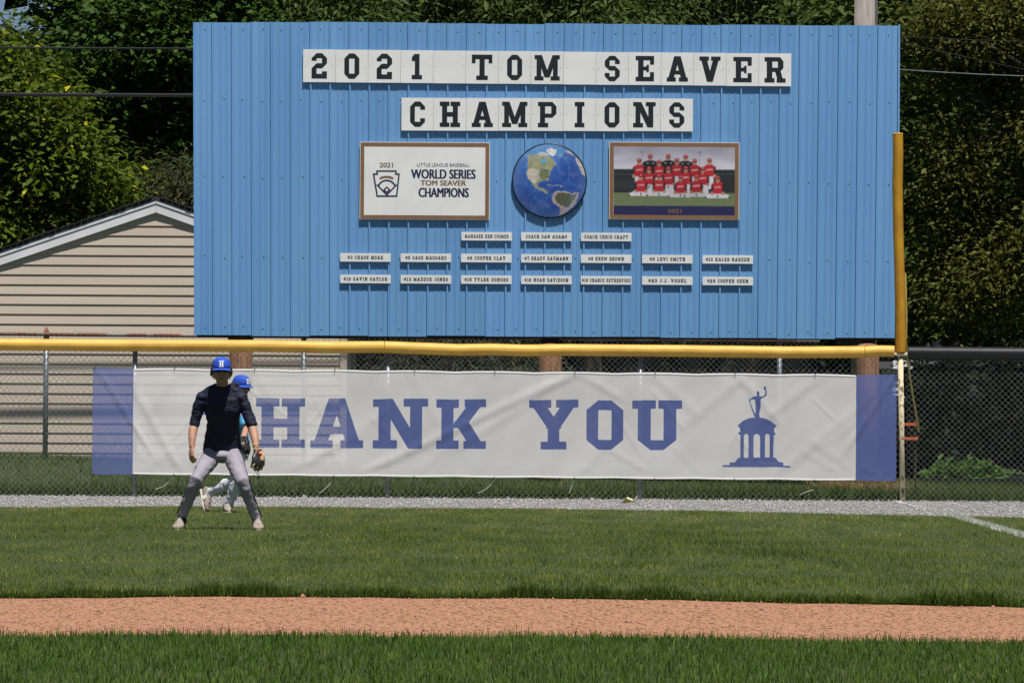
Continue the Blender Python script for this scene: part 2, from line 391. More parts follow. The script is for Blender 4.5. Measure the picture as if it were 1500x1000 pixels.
# ---------------- chain-link fences ----------------
def chain_link(x0, x1, yf, zf0, zf1, cell=0.0375, r=0.0027):
    """zigzag wires hooked into one another, yf(x) the depth"""
    nw = int((x1 - x0) / cell); V = []; Fc = []
    base = 0; k3 = np.arange(3)
    for k in range(nw):
        xc = x0 + (k + .5) * cell; z0, z1 = zf0(xc), zf1(xc); n = int((z1 - z0) / cell) + 1
        i = np.arange(n); sg = np.where((i + k) % 2 == 0, 1.0, -1.0)
        X = xc + sg * (cell / 2 + r * .6); Y = yf(xc) + sg * (1 if k % 2 else -1) * r; Z = z0 + i * cell
        ang = k3 * 2.0944
        P = np.stack([X[:, None] + r * 1.3 * np.cos(ang), Y[:, None] + r * np.sin(ang), np.broadcast_to(Z[:, None], (n, 3))], -1)
        V.append(P.reshape(-1, 3)); j = np.arange(n - 1)[:, None] * 3 + base
        Fc.append(np.stack([j + k3, j + (k3 + 1) % 3, j + 3 + (k3 + 1) % 3, j + 3 + k3], -1).reshape(-1, 4)); base += n * 3
    return np_mesh('chain_link', np.concatenate(V), np.concatenate(Fc))
def corrugated(path, r, pitch, n=14, depth=0.06):
    mb = MB(); P = [Vector(p) for p in path]
    L = [0]
    for a_, b_ in zip(P, P[1:]): L.append(L[-1] + (b_ - a_).length)
    m_ = int(L[-1] / pitch); pts = []; rad = []; j = 0
    for i in range(m_ * 2 + 1):
        s_ = L[-1] * i / (m_ * 2)
        while j < len(L) - 2 and s_ > L[j + 1]: j += 1
        pts.append(P[j].lerp(P[j + 1], (s_ - L[j]) / (L[j + 1] - L[j]))); rad.append(r * (1 + (depth if i % 2 else -depth)))
    mb.tube(pts, rad, n); return mb
FY = 66.0
def fz(px, py): return at(px, py, FY).z
def fx(px): return at(px, 620, FY).x
fence = thing('outfield_fence', (fx(568), FY, 0), 'chain-link outfield fence with yellow corrugated tube along its top rail', 'fence')
PX = [-173, 197, 568, 938]
for p in PX:
    xx = fx(p); MB().tube([(xx, FY + .035, -.05), (xx, FY + .035, 1.80)], .030, 12).build('post', M['galv'], fence, True)
xl, xr = fx(-260), fx(1318)
top = [(xl, FY, 1.835), (fx(300), FY, 1.835), (fx(820), FY, 1.83), (xr, FY, 1.83)]
MB().tube(top, .021, 8).build('top_rail', M['galv'], fence, True)
link_mesh('chain_link', chain_link(xl, xr, lambda x: FY, lambda x: .015, lambda x: 1.83), M['wire'], fence)
pp = [(-260, 503), (0, 504.5), (200, 506), (380, 506.5), (480, 508.6), (563, 508.2)]
corrugated([at(a_, b_, FY) for a_, b_ in pp], .073, .019).build('safety_tube', M['yellow'], fence, True)
pp = [(563.3, 508.2), (600, 509.8), (640, 511.2), (672, 512.6), (720, 511.8), (769, 513.4), (830, 512.5), (1000, 514), (1150, 516), (1266, 515.5)]
corrugated([at(a_, b_, FY) for a_, b_ in pp], .073, .019).build('safety_tube', M['yellow'], fence, True)
corrugated([at(a_, b_, FY - .002) for a_, b_ in [(1266.5, 515.3), (1290, 514), (1310, 514.5)]], .069, .019).build('safety_tube', M['yellow'], fence, True)
for (pts) in [[(700, 722), (712, 716), (722, 706), (726, 699)], [(228, 716), (240, 712), (248, 704)], [(468, 722), (478, 714), (486, 705)],
              [(1172, 724), (1184, 719), (1192, 717)], [(834, 722), (838, 710), (840, 704)]]:
    P = [at(a_, b_, FY - .03) for a_, b_ in pts]
    MB().tube([P[0] + Vector((0, .03, 0))] + P, .004, 5).build('loose_wire', M['white_wire'], fence)
# right of the foul pole the fence carries a black tube
fr = thing('side_fence', (fx(1500), FY, 0), 'chain-link fence with black corrugated tube right of the foul pole', 'fence')
x2 = fx(1720); ys_ = lambda x: FY - 0.16 * (x - xr)
link_mesh('chain_link', chain_link(xr + .07, x2, ys_, lambda x: .01, lambda x: 1.80), M['wire'], fr)
MB().tube([(x2, ys_(x2) + .035, -.05), (x2, ys_(x2) + .035, 1.79)], .030, 12).build('post', M['galv'], fr, True)
MB().tube([(xr + .06, FY, 1.80), (x2, ys_(x2), 1.80)], .021, 8).build('top_rail', M['galv'], fr, True)
corrugated([(xr + .10, FY - .01, 1.815), (x2, ys_(x2), 1.80)], .080, .019).build('safety_tube', M['black_tube'], fr, True)

# foul pole
b0 = at(1322.5, 733, FY); b0.z = 0
fp = thing('foul_pole', b0, 'tall foul pole, yellow ribbed sleeve above flaking cream pipe', 'pole')
MB().tube([(b0.x, FY, -.1), (at(1319, 520, FY))], .034, 14).build('pipe', M['flaky'], fp, True)
MB().tube([at(1319, 530, FY), at(1315, 202, FY)], .030, 10).build('inner_pipe', M['galv'], fp, True)
pp = [(1319.5, 516), (1319, 470), (1317.5, 400), (1315.5, 330), (1314.5, 270), (1315.5, 230), (1315, 195)]
corrugated([at(a_, b_, FY) for a_, b_ in pp], .064, .021, 16, .07).build('ribbed_sleeve', M['yellow_dark'], fp, True)
mb = MB(); q = at(1319, 519, FY); mb.tube([q + Vector((-.085, -.02, 0)), q + Vector((.085, -.02, 0))], .022, 8)
mb.ellipsoid(q + Vector((-.085, -.02, 0)), .028, .03, .028, 8, 6); mb.ellipsoid(q + Vector((.085, -.02, 0)), .028, .03, .028, 8, 6)
mb.build('rail_fitting', M['flaky'], fp, True)
pp = [(1326, 400, 66.2), (1328, 470, 66.2), (1327, 497, 66.22), (1331, 540, 66.5), (1338, 585, 66.9), (1344, 619, 67.2), (1345.5, 632, 67.3)]
yo = MB().tube([at(*p) for p in pp], [(.012, .02)] * 5 + [(.016, .02)] * 2, 6, side=(1, 0, 0)).build('bent_yellow_strip', M['yellow_strip'])
tag(yo, 'thin bent yellow strip leaning behind the foul pole', 'strip')

# older fence behind
BY = 76.0
bf = thing('rusty_fence', at(445, 680, BY), 'older chain-link fence with rusty top rail in front of the beige garage', 'fence')
bx = lambda p: at(p, 600, BY).x
for p, q in ((68, 66), (445, 445), (1142, 1142), (800, 800)):
    t_, bt = at(p, 486, BY), at(q, 680, BY); bt.z = float(terrain(bt.x, BY)) - .1
    o = MB().tube([bt, t_], .038, 10).build('post', M['galv'], bf, True)
    MB().tube([t_ + Vector((0, 0, -.10)), t_ + Vector((0, 0, .0)), t_ + Vector((0, 0, .07))], [.045, .042, .012], 8).build('cap', M['rust'], o, True)
xa, xb_ = bx(-120), bx(1200)
tz = lambda x: at(68, 489, BY).z - .0 * x
MB().tube([(xa, BY - .04, tz(0)), (bx(160), BY - .04, tz(0) - .01), (xb_, BY - .04, tz(0) - .03)], .026, 8).build('top_rail', M['rust'], bf, True)
link_mesh('chain_link', chain_link(xa, xb_, lambda x: BY - .07, lambda x: float(terrain(x, BY)) + .02, lambda x: tz(0) + .05, .0375, .0020), M['wire'], bf)

# ---------------- beige garage ----------------
GY = 80.0; SG = F / GY
pk = at(229, 300, GY); gx = pk.x; half = 276 / SG; slope = 0.345
gz0 = float(terrain(gx, GY)) - .05
ga = thing('beige_garage', (gx, GY, gz0), 'beige garage with lap siding and white gable trim behind the fence', 'garage')
nb = 0; zb = gz0; ex = 14.45 / SG
while zb < pk.z - .05:
    zt = zb + ex
    def xlim(z): return min(half, max(0.0, (pk.z - .04 - z) / slope))
    a0, a1 = xlim(zb), xlim(min(zt + .02, pk.z - .05))
    if a0 > .05:
        # each board is a lapped strip whose lower edge stands proud, with a butt end below
        p0, p1 = .021, .003
        MB().add([(gx - a0, GY - p0, zb), (gx + a0, GY - p0, zb), (gx + a1, GY - p1, zt + .02), (gx - a1, GY - p1, zt + .02),
                  (gx - a0, GY + .01, zb), (gx + a0, GY + .01, zb), (gx + a1, GY + .01, zt + .02), (gx - a1, GY + .01, zt + .02)],
                 [(0, 1, 2, 3), (5, 4, 7, 6), (4, 5, 1, 0), (1, 5, 6, 2), (3, 2, 6, 7), (4, 0, 3, 7)]).build('siding_board', M['siding'], ga)
    zb = zt; nb += 1
ze = pk.z - half * slope
dp = 7.0
mb = MB(); mb.box(gx - half + .02, gx + half - .02, GY + .02, GY + dp, gz0 - .2, ze)
mb.add([(gx - half + .02, GY + .02, ze), (gx + half - .02, GY + .02, ze), (gx, GY + .02, pk.z - .06), (gx - half + .02, GY + dp, ze), (gx + half - .02, GY + dp, ze), (gx, GY + dp, pk.z - .06)],
       [(0, 1, 2), (4, 3, 5), (0, 2, 5, 3), (1, 4, 5, 2)])
mb.build('wall', M['siding'], ga)
for s in (-1, 1):
    MB().box(gx + s * half - .05, gx + s * half + .05, GY - .045, GY + .10, gz0, ze - .05).build('corner_trim', M['siding'], ga)
    ov = half + .30; yo0 = GY - .058
    def rp(d, off): return (gx + s * d, pk.z + .05 - d * slope + off)
    def slab(y0, y1, d0, d1, o0, o1):
        a_, b_ = rp(d0, o0), rp(d1, o0); c_, e_ = rp(d1, o1), rp(d0, o1)
        vs = [(q[0], y, q[1]) for y in (y0, y1) for q in (a_, b_, c_, e_)]
        return MB().add(vs, [(0,1,2,3),(7,6,5,4),(0,4,5,1),(1,5,6,2),(2,6,7,3),(3,7,4,0)])
    ro = slab(yo0 - .02, GY + dp + .3, 0.0, ov + .04, .022, .075).build('roof', M['shingle'], ga)
    slab(yo0, yo0 + .03, 0.002, ov, -.165, .018).build('rake_board', M['trim_white'], ga)
    slab(yo0 - .012, yo0 - .001, 0.002, ov, -.03, .017).build('drip_edge', M['trim_white'], ga)
    # rough shingle butts along the rake
    for i in range(34):
        d = .06 + i * .095
        if d < ov: slab(yo0 - .035 - random.random() * .012, yo0 + .06, d, d + .085, .078, .086 + random.random() * .008).build('shingle', M['shingle'], ga)

# ---------------- trees ----------------
def leaf_cloud(C, n_per, spread, size, droop, flat, tint_lo=0.0, tint_hi=1.0, narrow=0.5, acc=0.0):
    """C: (k,3) cluster centres; leaves as folded rhombs round each"""
    k = len(C); n = k * n_per
    base = np.repeat(C, n_per, 0)
    off = rng.normal(0, 1, (n, 3)) * np.array([spread, spread, spread * flat])
    P = base + off
    d = rng.normal(0, 1, (n, 3)); d[:, 2] = d[:, 2] * .4 - droop; d += off * (.8 / spread); d /= np.linalg.norm(d, axis=1)[:, None]
    up = rng.normal(0, .55, (n, 3)); up[:, 2] += 1; up[:, 1] -= .25
    s = np.cross(d, up); s /= np.linalg.norm(s, axis=1)[:, None] + 1e-6
    nn = np.cross(s, d)
    L = size * rng.uniform(.45, 1.45, n)[:, None]; W = L * narrow * rng.uniform(.8, 1.2, n)[:, None]
    V = np.stack([P, P + d * L * .45 + s * W * .5 + nn * W * .12, P + d * L - nn * L * .12, P + d * L * .45 - s * W * .5 + nn * W * .12], 1)
    o = np.arange(n) * 4
    Fc = np.concatenate([np.stack([o, o+1, o+2], 1), np.stack([o, o+2, o+3], 1)])
    t = np.repeat(rng.uniform(tint_lo, tint_hi, k), n_per) * .58 + rng.uniform(0, 1, n) * .32  # random tint per cluster paints shade clumps into the leaf colour
    if acc: t = np.where(rng.uniform(0, 1, n) < acc, 1.0, t)
    return V.reshape(-1, 3), Fc, np.repeat(np.clip(t, 0, 1), 4)
def crown_points(ells, k, gate=0.0, shell=.45, fs=.55):
    out = []
    wts = np.array([e[3] * e[4] * e[5] for e in ells]) ** .7; wts /= wts.sum()
    while len(out) < k:
        e = ells[rng.choice(len(ells), p=wts)]
        v = rng.normal(0, 1, 3); v /= np.linalg.norm(v); v *= rng.uniform(0, 1) ** shell
        p = (e[0] + v[0] * e[3], e[1] + v[1] * e[4], e[2] + v[2] * e[5])
        if noise.noise(Vector(p) * fs) > gate - .25 * rng.uniform() and p[2] > .3: out.append(p)
    return np.array(out)
def tree(name, label, base, ells, k, n_per, size, m, spread=.34, droop=.25, flat=.45, gate=-.05, group=None, narrow=.5, acc=0., trunk_r=.16, shell=.45, fs=.55, cat='tree'):
    bx_, by_ = base; bz = float(terrain(bx_, by_)) - .1
    t = thing(name, (bx_, by_, bz), label, cat, group)
    C = crown_points(ells, k, gate, shell, fs)
    V, Fc, ti = leaf_cloud(C, n_per, spread, size, droop, flat, narrow=narrow, acc=acc)
    cr = link_mesh('crown', np_mesh('crown', V, Fc, {'tint': ti}), m, t)
    mb = MB(); b = Vector((bx_, by_, bz))
    big = sorted(ells, key=lambda e: -e[5])
    top = Vector(big[0][:3]) + Vector((0, 0, big[0][5] * .5))
    mid = b.lerp(top, .4) + Vector((.15, .1, 0))
    mb.tube([b, b + Vector((0, 0, .3)), mid, top], [trunk_r * 1.35, trunk_r, trunk_r * .75, trunk_r * .12], 10)
    idx = rng.choice(len(C), min(16, len(C)), replace=False)
    for i in idx:
        p = Vector(C[i]); f_ = random.uniform(.3, .85); q = b.lerp(mid, f_ * 2) if f_ < .5 else mid.lerp(top, f_ * 2 - 1)
        if q.z > p.z + .3: q = b.lerp(mid, .8)
        mb.tube([q, q.lerp(p, .5) + Vector((0, 0, .25)), p], [trunk_r * .36, trunk_r * .2, .012], 6)
    mb.build('trunk', M['bark'], t, True)
    return t
def ell(px, py, Y, rx, rz, ry):
    p = at(px, py, Y); s = F / Y; return (p.x, Y, p.z, rx / s, ry, rz / s)
M['leaf_yellow'] = leaf_mat('yellow green leaves', (0.022, 0.046, 0.006), (0.128, 0.178, 0.014), (0.52, 0.46, 0.03), trans=.35)
M['leaf_maple'] = leaf_mat('maple leaves', (0.015, 0.040, 0.006), (0.078, 0.145, 0.022), trans=.3)
M['leaf_weep'] = leaf_mat('dull narrow leaves', (0.030, 0.036, 0.014), (0.085, 0.090, 0.040), trans=.25)
M['leaf_walnut'] = leaf_mat('walnut leaves', (0.014, 0.030, 0.006), (0.110, 0.165, 0.036), trans=.3)
M['leaf_olive'] = leaf_mat('olive leaves', (0.026, 0.033, 0.006), (0.145, 0.155, 0.028), (0.20, 0.22, 0.04), trans=.3)
M['leaf_dark'] = leaf_mat('shaded leaves', (0.003, 0.006, 0.0025), (0.011, 0.019, 0.007), trans=.2)  # deep shade of wood and shrubs is painted into this near-black colour
M['leaf_bright'] = leaf_mat('bright leaves', (0.035, 0.085, 0.012), (0.10, 0.19, 0.03), trans=.4)
tree('yellow_leaved_tree', 'tree with yellow-green leaves rising behind the garage roof', (at(20, 600, 87).x, 87.0),
     [ell(-60, 200, 87, 190, 190, 1.7), ell(70, 290, 86.5, 110, 170, 1.5), ell(20, 130, 87, 80, 95, 1.2), ell(-120, 330, 86, 170, 160, 1.5), ell(110, 240, 86.6, 60, 100, 1.0), ell(160, 350, 86.6, 80, 90, 1.0)], 640, 55, .125, M['leaf_yellow'], .26, .35, .5, -.08, narrow=.6, acc=.014, fs=1.1)
tree('maple_tree', 'dark green maple towering beyond the garage beside the blue board', (at(210, 600, 95).x, 95.0),
     [ell(215, 110, 95, 150, 190, 2.6), ell(150, 30, 95.5, 90, 110, 2.0), ell(290, 30, 95.5, 110, 150, 2.2), ell(200, 280, 95, 170, 130, 2.4), ell(330, 200, 96, 110, 240, 2.0)], 1000, 62, .135, M['leaf_maple'], .34, .2, .30, .06, narrow=.75, trunk_r=.25, fs=.8)
tree('drooping_tree', 'dull grey-green drooping tree tucked between garage roof and board', (at(262, 600, 88.5).x, 88.5),
     [ell(262, 285, 88.5, 75, 55, 1.2), ell(215, 300, 88.5, 50, 45, .9), ell(300, 330, 88.5, 90, 90, 1.2)], 190, 60, .15, M['leaf_weep'], .22, 1.0, .6, -.4, narrow=.17, trunk_r=.1)
for i, (px, lab) in enumerate(((430, 'leafy walnut tree showing above the 2021 end of the board'), (640, 'leafy walnut tree showing above the TOM lettering'),
                             (860, 'leafy walnut tree showing above the board near its middle'), (1090, 'leafy walnut tree above the SEAVER end of the board'))):
    Y = 97 + (i % 2) * 2.0
    tree('walnut_tree', lab, (at(px, 600, Y).x, Y), [ell(px, -30, Y, 140, 120, 2.2), ell(px + 60, 70, Y - .6, 120, 90, 2.0), ell(px - 60, 60, Y, 110, 110, 2.0), ell(px, 260, Y, 150, 160, 2.0)],
         420, 46, .17, M['leaf_walnut'], .26, .9, .5, .16, 'walnut trees behind the board', narrow=.32, trunk_r=.2)
tree('olive_green_tree', 'tall olive-green tree with small leaves right of the foul pole', (at(1575, 600, 83).x, 83.0),
     [ell(1470, 90, 83, 120, 150, 1.6), ell(1480, 280, 83, 130, 150, 1.6), ell(1440, 420, 83, 110, 75, 1.4), ell(1560, 200, 83, 120, 300, 1.8), ell(1400, 250, 82.8, 60, 130, 1.0), ell(1390, 60, 83, 60, 80, 1.0)], 1000, 60, .095, M['leaf_olive'], .26, .5, .5, .10, narrow=.5, acc=.02, fs=.75)
tree('shade_tree', 'dark broad tree standing in shade behind the right edge of the board', (at(1350, 600, 92).x, 92.0),
     [ell(1340, 120, 92, 140, 200, 3.0), ell(1350, 380, 92, 150, 140, 3.2), ell(1500, 420, 92, 140, 110, 3.5), ell(1480, 150, 93, 150, 250, 3.0), ell(1250, 20, 92, 110, 120, 2.4)], 620, 50, .18, M['leaf_walnut'], .36, .4, .45, -.1, narrow=.45, trunk_r=.25)
tree('willow_shrub', 'narrow-leaved shrub glimpsed under the board beside the garage', (at(640, 650, 85).x, 85.0),
     [ell(600, 530, 85, 90, 90, .9), ell(720, 530, 85, 85, 90, .9), ell(660, 420, 85.5, 120, 110, .9)], 240, 50, .13, M['leaf_weep'], .2, .8, .6, -.3, narrow=.2, trunk_r=.06, cat='shrub')
# far wood closing the view
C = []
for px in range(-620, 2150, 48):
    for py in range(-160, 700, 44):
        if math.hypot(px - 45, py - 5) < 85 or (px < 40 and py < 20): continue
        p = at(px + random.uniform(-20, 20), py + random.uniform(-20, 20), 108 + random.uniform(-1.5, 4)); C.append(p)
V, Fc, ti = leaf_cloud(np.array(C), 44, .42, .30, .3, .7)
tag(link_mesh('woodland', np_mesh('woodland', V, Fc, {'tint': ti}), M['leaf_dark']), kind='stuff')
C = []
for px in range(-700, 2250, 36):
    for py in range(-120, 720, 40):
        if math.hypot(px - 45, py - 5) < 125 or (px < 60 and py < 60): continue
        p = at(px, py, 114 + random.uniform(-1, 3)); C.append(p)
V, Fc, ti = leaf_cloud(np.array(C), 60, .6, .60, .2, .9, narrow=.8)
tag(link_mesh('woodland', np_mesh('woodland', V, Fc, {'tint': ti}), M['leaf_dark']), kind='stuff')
# low planting and sheds behind the right fence
for i, (px, py, n_, lab) in enumerate(((1396, 690, 50, 'low bright green plant nearest the foul pole behind the side fence'), (1434, 690, 50, 'low bright green plant beyond the one nearest the foul pole'))):
    Y = 77.6 + i * .4; p = at(px, py, Y); gz = float(terrain(p.x, Y))
    t = thing('leafy_plant', (p.x, Y, gz), lab, 'plant', 'low plants behind the side fence')
    C = np.stack([rng.normal(p.x, .15, n_), rng.normal(Y, .15, n_), gz + .06 + np.abs(rng.normal(0, .075, n_))], 1)
    V, Fc, ti = leaf_cloud(C, 14, .07, .12, .1, .6, narrow=.5)
    link_mesh('leaves', np_mesh('leaves', V, Fc, {'tint': ti}), M['leaf_bright'], t)
    mb = MB()
    for j in range(14): mb.tube([(p.x + random.gauss(0, .08), Y + random.gauss(0, .08), gz), Vector(C[j])], .006, 5)
    mb.build('stems', M['bark'], t)
p = at(1430, 704, 77.2); gz = float(terrain(p.x, 77.2))
o = MB().box(at(1350, 700, 77.2).x, at(1560, 700, 77.2).x, 77.1, 77.16, gz - .05, gz + .09).build('garden_edging', M['black_tube'])
tag(o, 'black garden edging below the low green plants', 'edging')
SY = 80.6; p0, p1 = at(1308, 540, SY), at(1381, 540, SY); gz = float(terrain(p0.x, SY))
sh = thing('white_shed', ((p0.x + p1.x) / 2, SY, gz), 'white sided shed wall glimpsed through leaves behind the foul pole', 'shed')
z = gz; zt = p0.z; k = 0
while z < zt:
    MB().add([(p0.x, SY - .03, z), (p1.x, SY - .03, z), (p1.x, SY - .004, z + .125), (p0.x, SY - .004, z + .125), (p0.x, SY + .01, z), (p1.x, SY + .01, z), (p1.x, SY + .01, z + .125), (p0.x, SY + .01, z + .125)],
             [(0, 1, 2, 3), (5, 4, 7, 6), (4, 5, 1, 0), (1, 5, 6, 2), (3, 2, 6, 7), (4, 0, 3, 7)]).build('siding_board', M['white_siding'], sh)
    z += .11
MB().box(p0.x, p1.x, SY + .02, SY + 2.5, gz, zt).build('wall', M['white_siding'], sh)
MB().add([(p0.x - .2, SY - .06, zt), (p1.x + .2, SY - .06, zt), (p1.x + .2, SY + 1.3, zt + .12), (p0.x - .2, SY + 1.3, zt + .12), (p0.x - .2, SY + 2.8, zt), (p1.x + .2, SY + 2.8, zt)],
         [(0, 1, 2, 3), (3, 2, 5, 4), (0, 3, 4), (1, 5, 2), (0, 4, 5, 1)]).build('roof', M['shingle'], sh)
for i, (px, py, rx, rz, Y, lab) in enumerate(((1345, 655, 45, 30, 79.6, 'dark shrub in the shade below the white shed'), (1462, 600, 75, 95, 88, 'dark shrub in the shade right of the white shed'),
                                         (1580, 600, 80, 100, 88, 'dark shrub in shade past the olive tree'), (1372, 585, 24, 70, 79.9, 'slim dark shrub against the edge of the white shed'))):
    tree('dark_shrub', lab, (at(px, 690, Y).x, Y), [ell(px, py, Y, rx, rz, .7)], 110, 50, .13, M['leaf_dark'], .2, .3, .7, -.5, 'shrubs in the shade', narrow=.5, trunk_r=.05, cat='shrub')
oy = 67.4; q0, q1 = at(1316, 621, oy), at(1345, 642, oy); gz = float(terrain(q0.x, oy))
of = thing('orange_frame', ((q0.x + q1.x) / 2, oy, gz), 'orange two-bar frame seen through the fence beside the foul pole', 'frame')
for zz in (q0.z, q1.z): MB().box(q0.x, q1.x, oy - .02, oy + .02, zz - .018, zz + .018).build('bar', M['orange'], of)
for xx in (q0.x + .03, q1.x - .03): MB().box(xx - .015, xx + .015, oy + .021, oy + .05, gz - .05, q0.z + .03).build('leg', M['dark_wood'], of)

# utility pole and wires
u = at(1264, 600, 78.5); u.z = float(terrain(u.x, 78.5)) - .2
up = thing('utility_pole', u, 'grey wooden utility pole rising behind the blue board', 'pole')
MB().tube([u, (u.x, 78.5, at(1264, -140, 78.5).z)], [.19, .15], 14).build('shaft', M['grey_pole'], up, True)
pz = lambda py: at(1264, py, 78.5).z
MB().tube([(u.x + .17, 78.42, u.z), (u.x + .165, 78.42, pz(-130))], .012, 6).build('ground_wire', M['galv'], up)
MB().box(u.x - .5, u.x + .5, 78.28, 78.36, pz(-100), pz(-90)).build('crossarm', M['grey_pole'], up)
def wire_thing(lab, p, q, r, sag, mname='cable'):
    p, q = Vector(p), Vector(q); pts = []
    for i in range(33):
        t = i / 32; v = p.lerp(q, t); v.z -= sag * 4 * t * (1 - t); pts.append(v)
    return tag(MB().tube(pts, r, 6).build('overhead_wire', M[mname]), lab, 'wire')
L1, L2 = at(-200, 68, 78.3), at(-200, 136.5, 78.3)
wire_thing('thin overhead wire, upper of two crossing the trees left of the board', L1, (u.x - .17, 78.4, pz(66)), .014, .05)
wire_thing('thick black overhead cable, lower of two crossing the trees left of the board', L2, (u.x - .17, 78.4, pz(134)), .027, .05)
wire_thing('overhead wire, top of three running right from the pole', (u.x + .17, 78.4, pz(52)), at(1620, 62, 79), .0055, .03, 'cable')
wire_thing('slanting overhead wire, middle of three right of the board', (u.x + .17, 78.4, pz(56)), at(1620, 128, 79), .005, .0, 'cable')
wire_thing('overhead wire, lowest of three right of the board', (u.x + .17, 78.4, pz(100)), at(1620, 114, 79), .0055, .03, 'galv')

# ---------------- block lettering: each glyph is a list of convex strokes on a unit-high cell ----------------
T_ = .2
def Rc(x0, y0, x1, y1): return [(x0, y0), (x1, y0), (x1, y1), (x0, y1)]
def ring(w, t=T_):
    return [Rc(0, t, t, 1 - t), Rc(w - t, t, w, 1 - t), Rc(t, 1 - t, w - t, 1), Rc(t, 0, w - t, t)] + corners(w, 'abcd', t)
def corners(w, which, t=T_):
    d = {'a': [(0, 1 - t), (t, 1 - t), (t, 1)], 'b': [(w - t, 1 - t), (w, 1 - t), (w - t, 1)],
         'c': [(0, t), (t, 0), (t, t)], 'd': [(w - t, 0), (w, t), (w - t, t)]}
    return [d[k] for k in which]
def stem(x, foot=True, head=True, t=T_, s=.09, b=.17):
    o = [Rc(x, 0, x + t, 1)]
    if foot: o += [Rc(x - s, 0, x + t + s, b)]
    if head: o += [Rc(x - s, 1 - b, x + t + s, 1)]
    return o
def diag(x0, y0, x1, y1, w=.22): return [(x0, y0), (x0 + w, y0), (x1 + w, y1), (x1, y1)]
G = {}
W0 = .62; t = T_
G['0'] = G['O'] = (W0, ring(W0))
G['2'] = (W0, [Rc(t, .8, W0-t, 1), Rc(0, .7, t, .8), Rc(W0-t, .6, W0, .8), Rc(t, .4, W0-t, .6), [(W0-t, .4), (W0, .6), (W0-t, .6)], [(0, .4), (t, .4), (t, .6)],
               Rc(0, .18, t, .4), Rc(0, 0, W0, .18), Rc(W0-t, .18, W0, .28)] + corners(W0, 'ab'))
G['1'] = (.44, [Rc(.13, .17, .33, 1), Rc(0, 0, .44, .17), [(0, .72), (.13, .72), (.13, 1), (.10, 1), (0, .86)]])
G['S'] = (W0, [Rc(t, .82, W0-t, 1), Rc(W0-t, .68, W0, .8), Rc(0, .6, t, .8), Rc(t, .42, W0-t, .6), [(0, .6), (t, .42), (t, .6)], [(W0-t, .42), (W0, .42), (W0-t, .6)],
               Rc(W0-t, .2, W0, .42), Rc(t, 0, W0-t, .18), Rc(0, .2, t, .32)] + corners(W0, 'abcd'))
G['C'] = (W0, [Rc(0, t, t, 1-t), Rc(t, 1-t, W0-t, 1), Rc(t, 0, W0-t, t), Rc(W0-t, .68, W0, .8), Rc(W0-t, .2, W0, .34)] + corners(W0, 'abcd'))
G['G'] = (.66, [Rc(0, t, t, 1-t), Rc(t, 1-t, .46, 1), Rc(t, 0, .46, t), Rc(.46, .68, .66, .8), Rc(.46, .2, .66, .5), Rc(.34, .36, .46, .5)] + corners(.66, 'abcd'))
G['T'] = (.78, [Rc(.29, 0, .49, 1), Rc(0, .82, .78, 1), Rc(0, .66, .14, .82), Rc(.64, .66, .78, .82), Rc(.17, 0, .61, .17)])
G['I'] = (.40, stem(.10))
G['E'] = (.68, [Rc(.09, 0, .29, 1), Rc(0, .83, .68, 1), Rc(0, 0, .68, .17), Rc(.53, .66, .68, .83), Rc(.53, .17, .68, .36), Rc(.29, .43, .44, .58), Rc(.40, .36, .49, .65)])
G['F'] = (.66, [Rc(.09, 0, .29, 1), Rc(0, .83, .66, 1), Rc(0, 0, .42, .17), Rc(.51, .62, .66, .83), Rc(.29, .43, .44, .58), Rc(.40, .36, .49, .65)])
G['L'] = (.64, [Rc(.09, 0, .29, 1), Rc(0, .83, .40, 1), Rc(0, 0, .64, .17), Rc(.49, .17, .64, .38)])
G['H'] = (.80, stem(.09) + stem(.51) + [Rc(.29, .41, .51, .59)])
G['U'] = (.78, [Rc(.09, t, .29, 1), Rc(.49, t, .69, 1), Rc(.29, 0, .49, t), Rc(0, .83, .37, 1), Rc(.41, .83, .78, 1), [(.09, t), (.29, 0), (.29, t)], [(.49, 0), (.69, t), (.49, t)]])
G['J'] = (.60, [Rc(.32, t, .52, 1), Rc(.2, 0, .32, t), Rc(.22, .83, .60, 1), Rc(0, .2, .2, .38), [(0, .2), (.2, 0), (.2, .2)], [(.32, 0), (.52, .2), (.32, .2)]])
G['A'] = (.84, [diag(.05, .1, .29, 1, .22), diag(.57, .1, .33, 1, .22), Rc(.22, .28, .62, .43), Rc(0, 0, .36, .16), Rc(.48, 0, .84, .16)])
G['V'] = (.80, [diag(.29, 0, .06, .9, .22), diag(.29, 0, .52, .9, .22), Rc(0, .84, .36, 1), Rc(.44, .84, .80, 1)])
G['Y'] = (.84, [Rc(.32, 0, .52, .45), diag(.32, .42, .04, .9, .24), diag(.28, .42, .56, .9, .24), Rc(.2, 0, .64, .16), Rc(0, .84, .38, 1), Rc(.46, .84, .84, 1)])
G['M'] = (1.0, [Rc(.08, 0, .27, 1), Rc(.73, 0, .92, 1), diag(.40, .12, .09, 1, .20), diag(.40, .12, .71, 1, .20), Rc(0, 0, .36, .16), Rc(.64, 0, 1, .16), Rc(0, .84, .27, 1), Rc(.73, .84, 1, 1)])
G['W'] = (1.1, [diag(.22, 0, .06, .9, .2), diag(.22, 0, .45, .8, .2), diag(.68, 0, .45, .8, .2), diag(.68, 0, .84, .9, .2), Rc(0, .84, .34, 1), Rc(.76, .84, 1.1, 1)])
G['N'] = (.86, [Rc(.09, 0, .28, 1), Rc(.58, 0, .77, 1), diag(.55, 0, .09, 1, .22), Rc(0, 0, .38, .17), Rc(0, .84, .28, 1), Rc(.48, .84, .86, 1)])
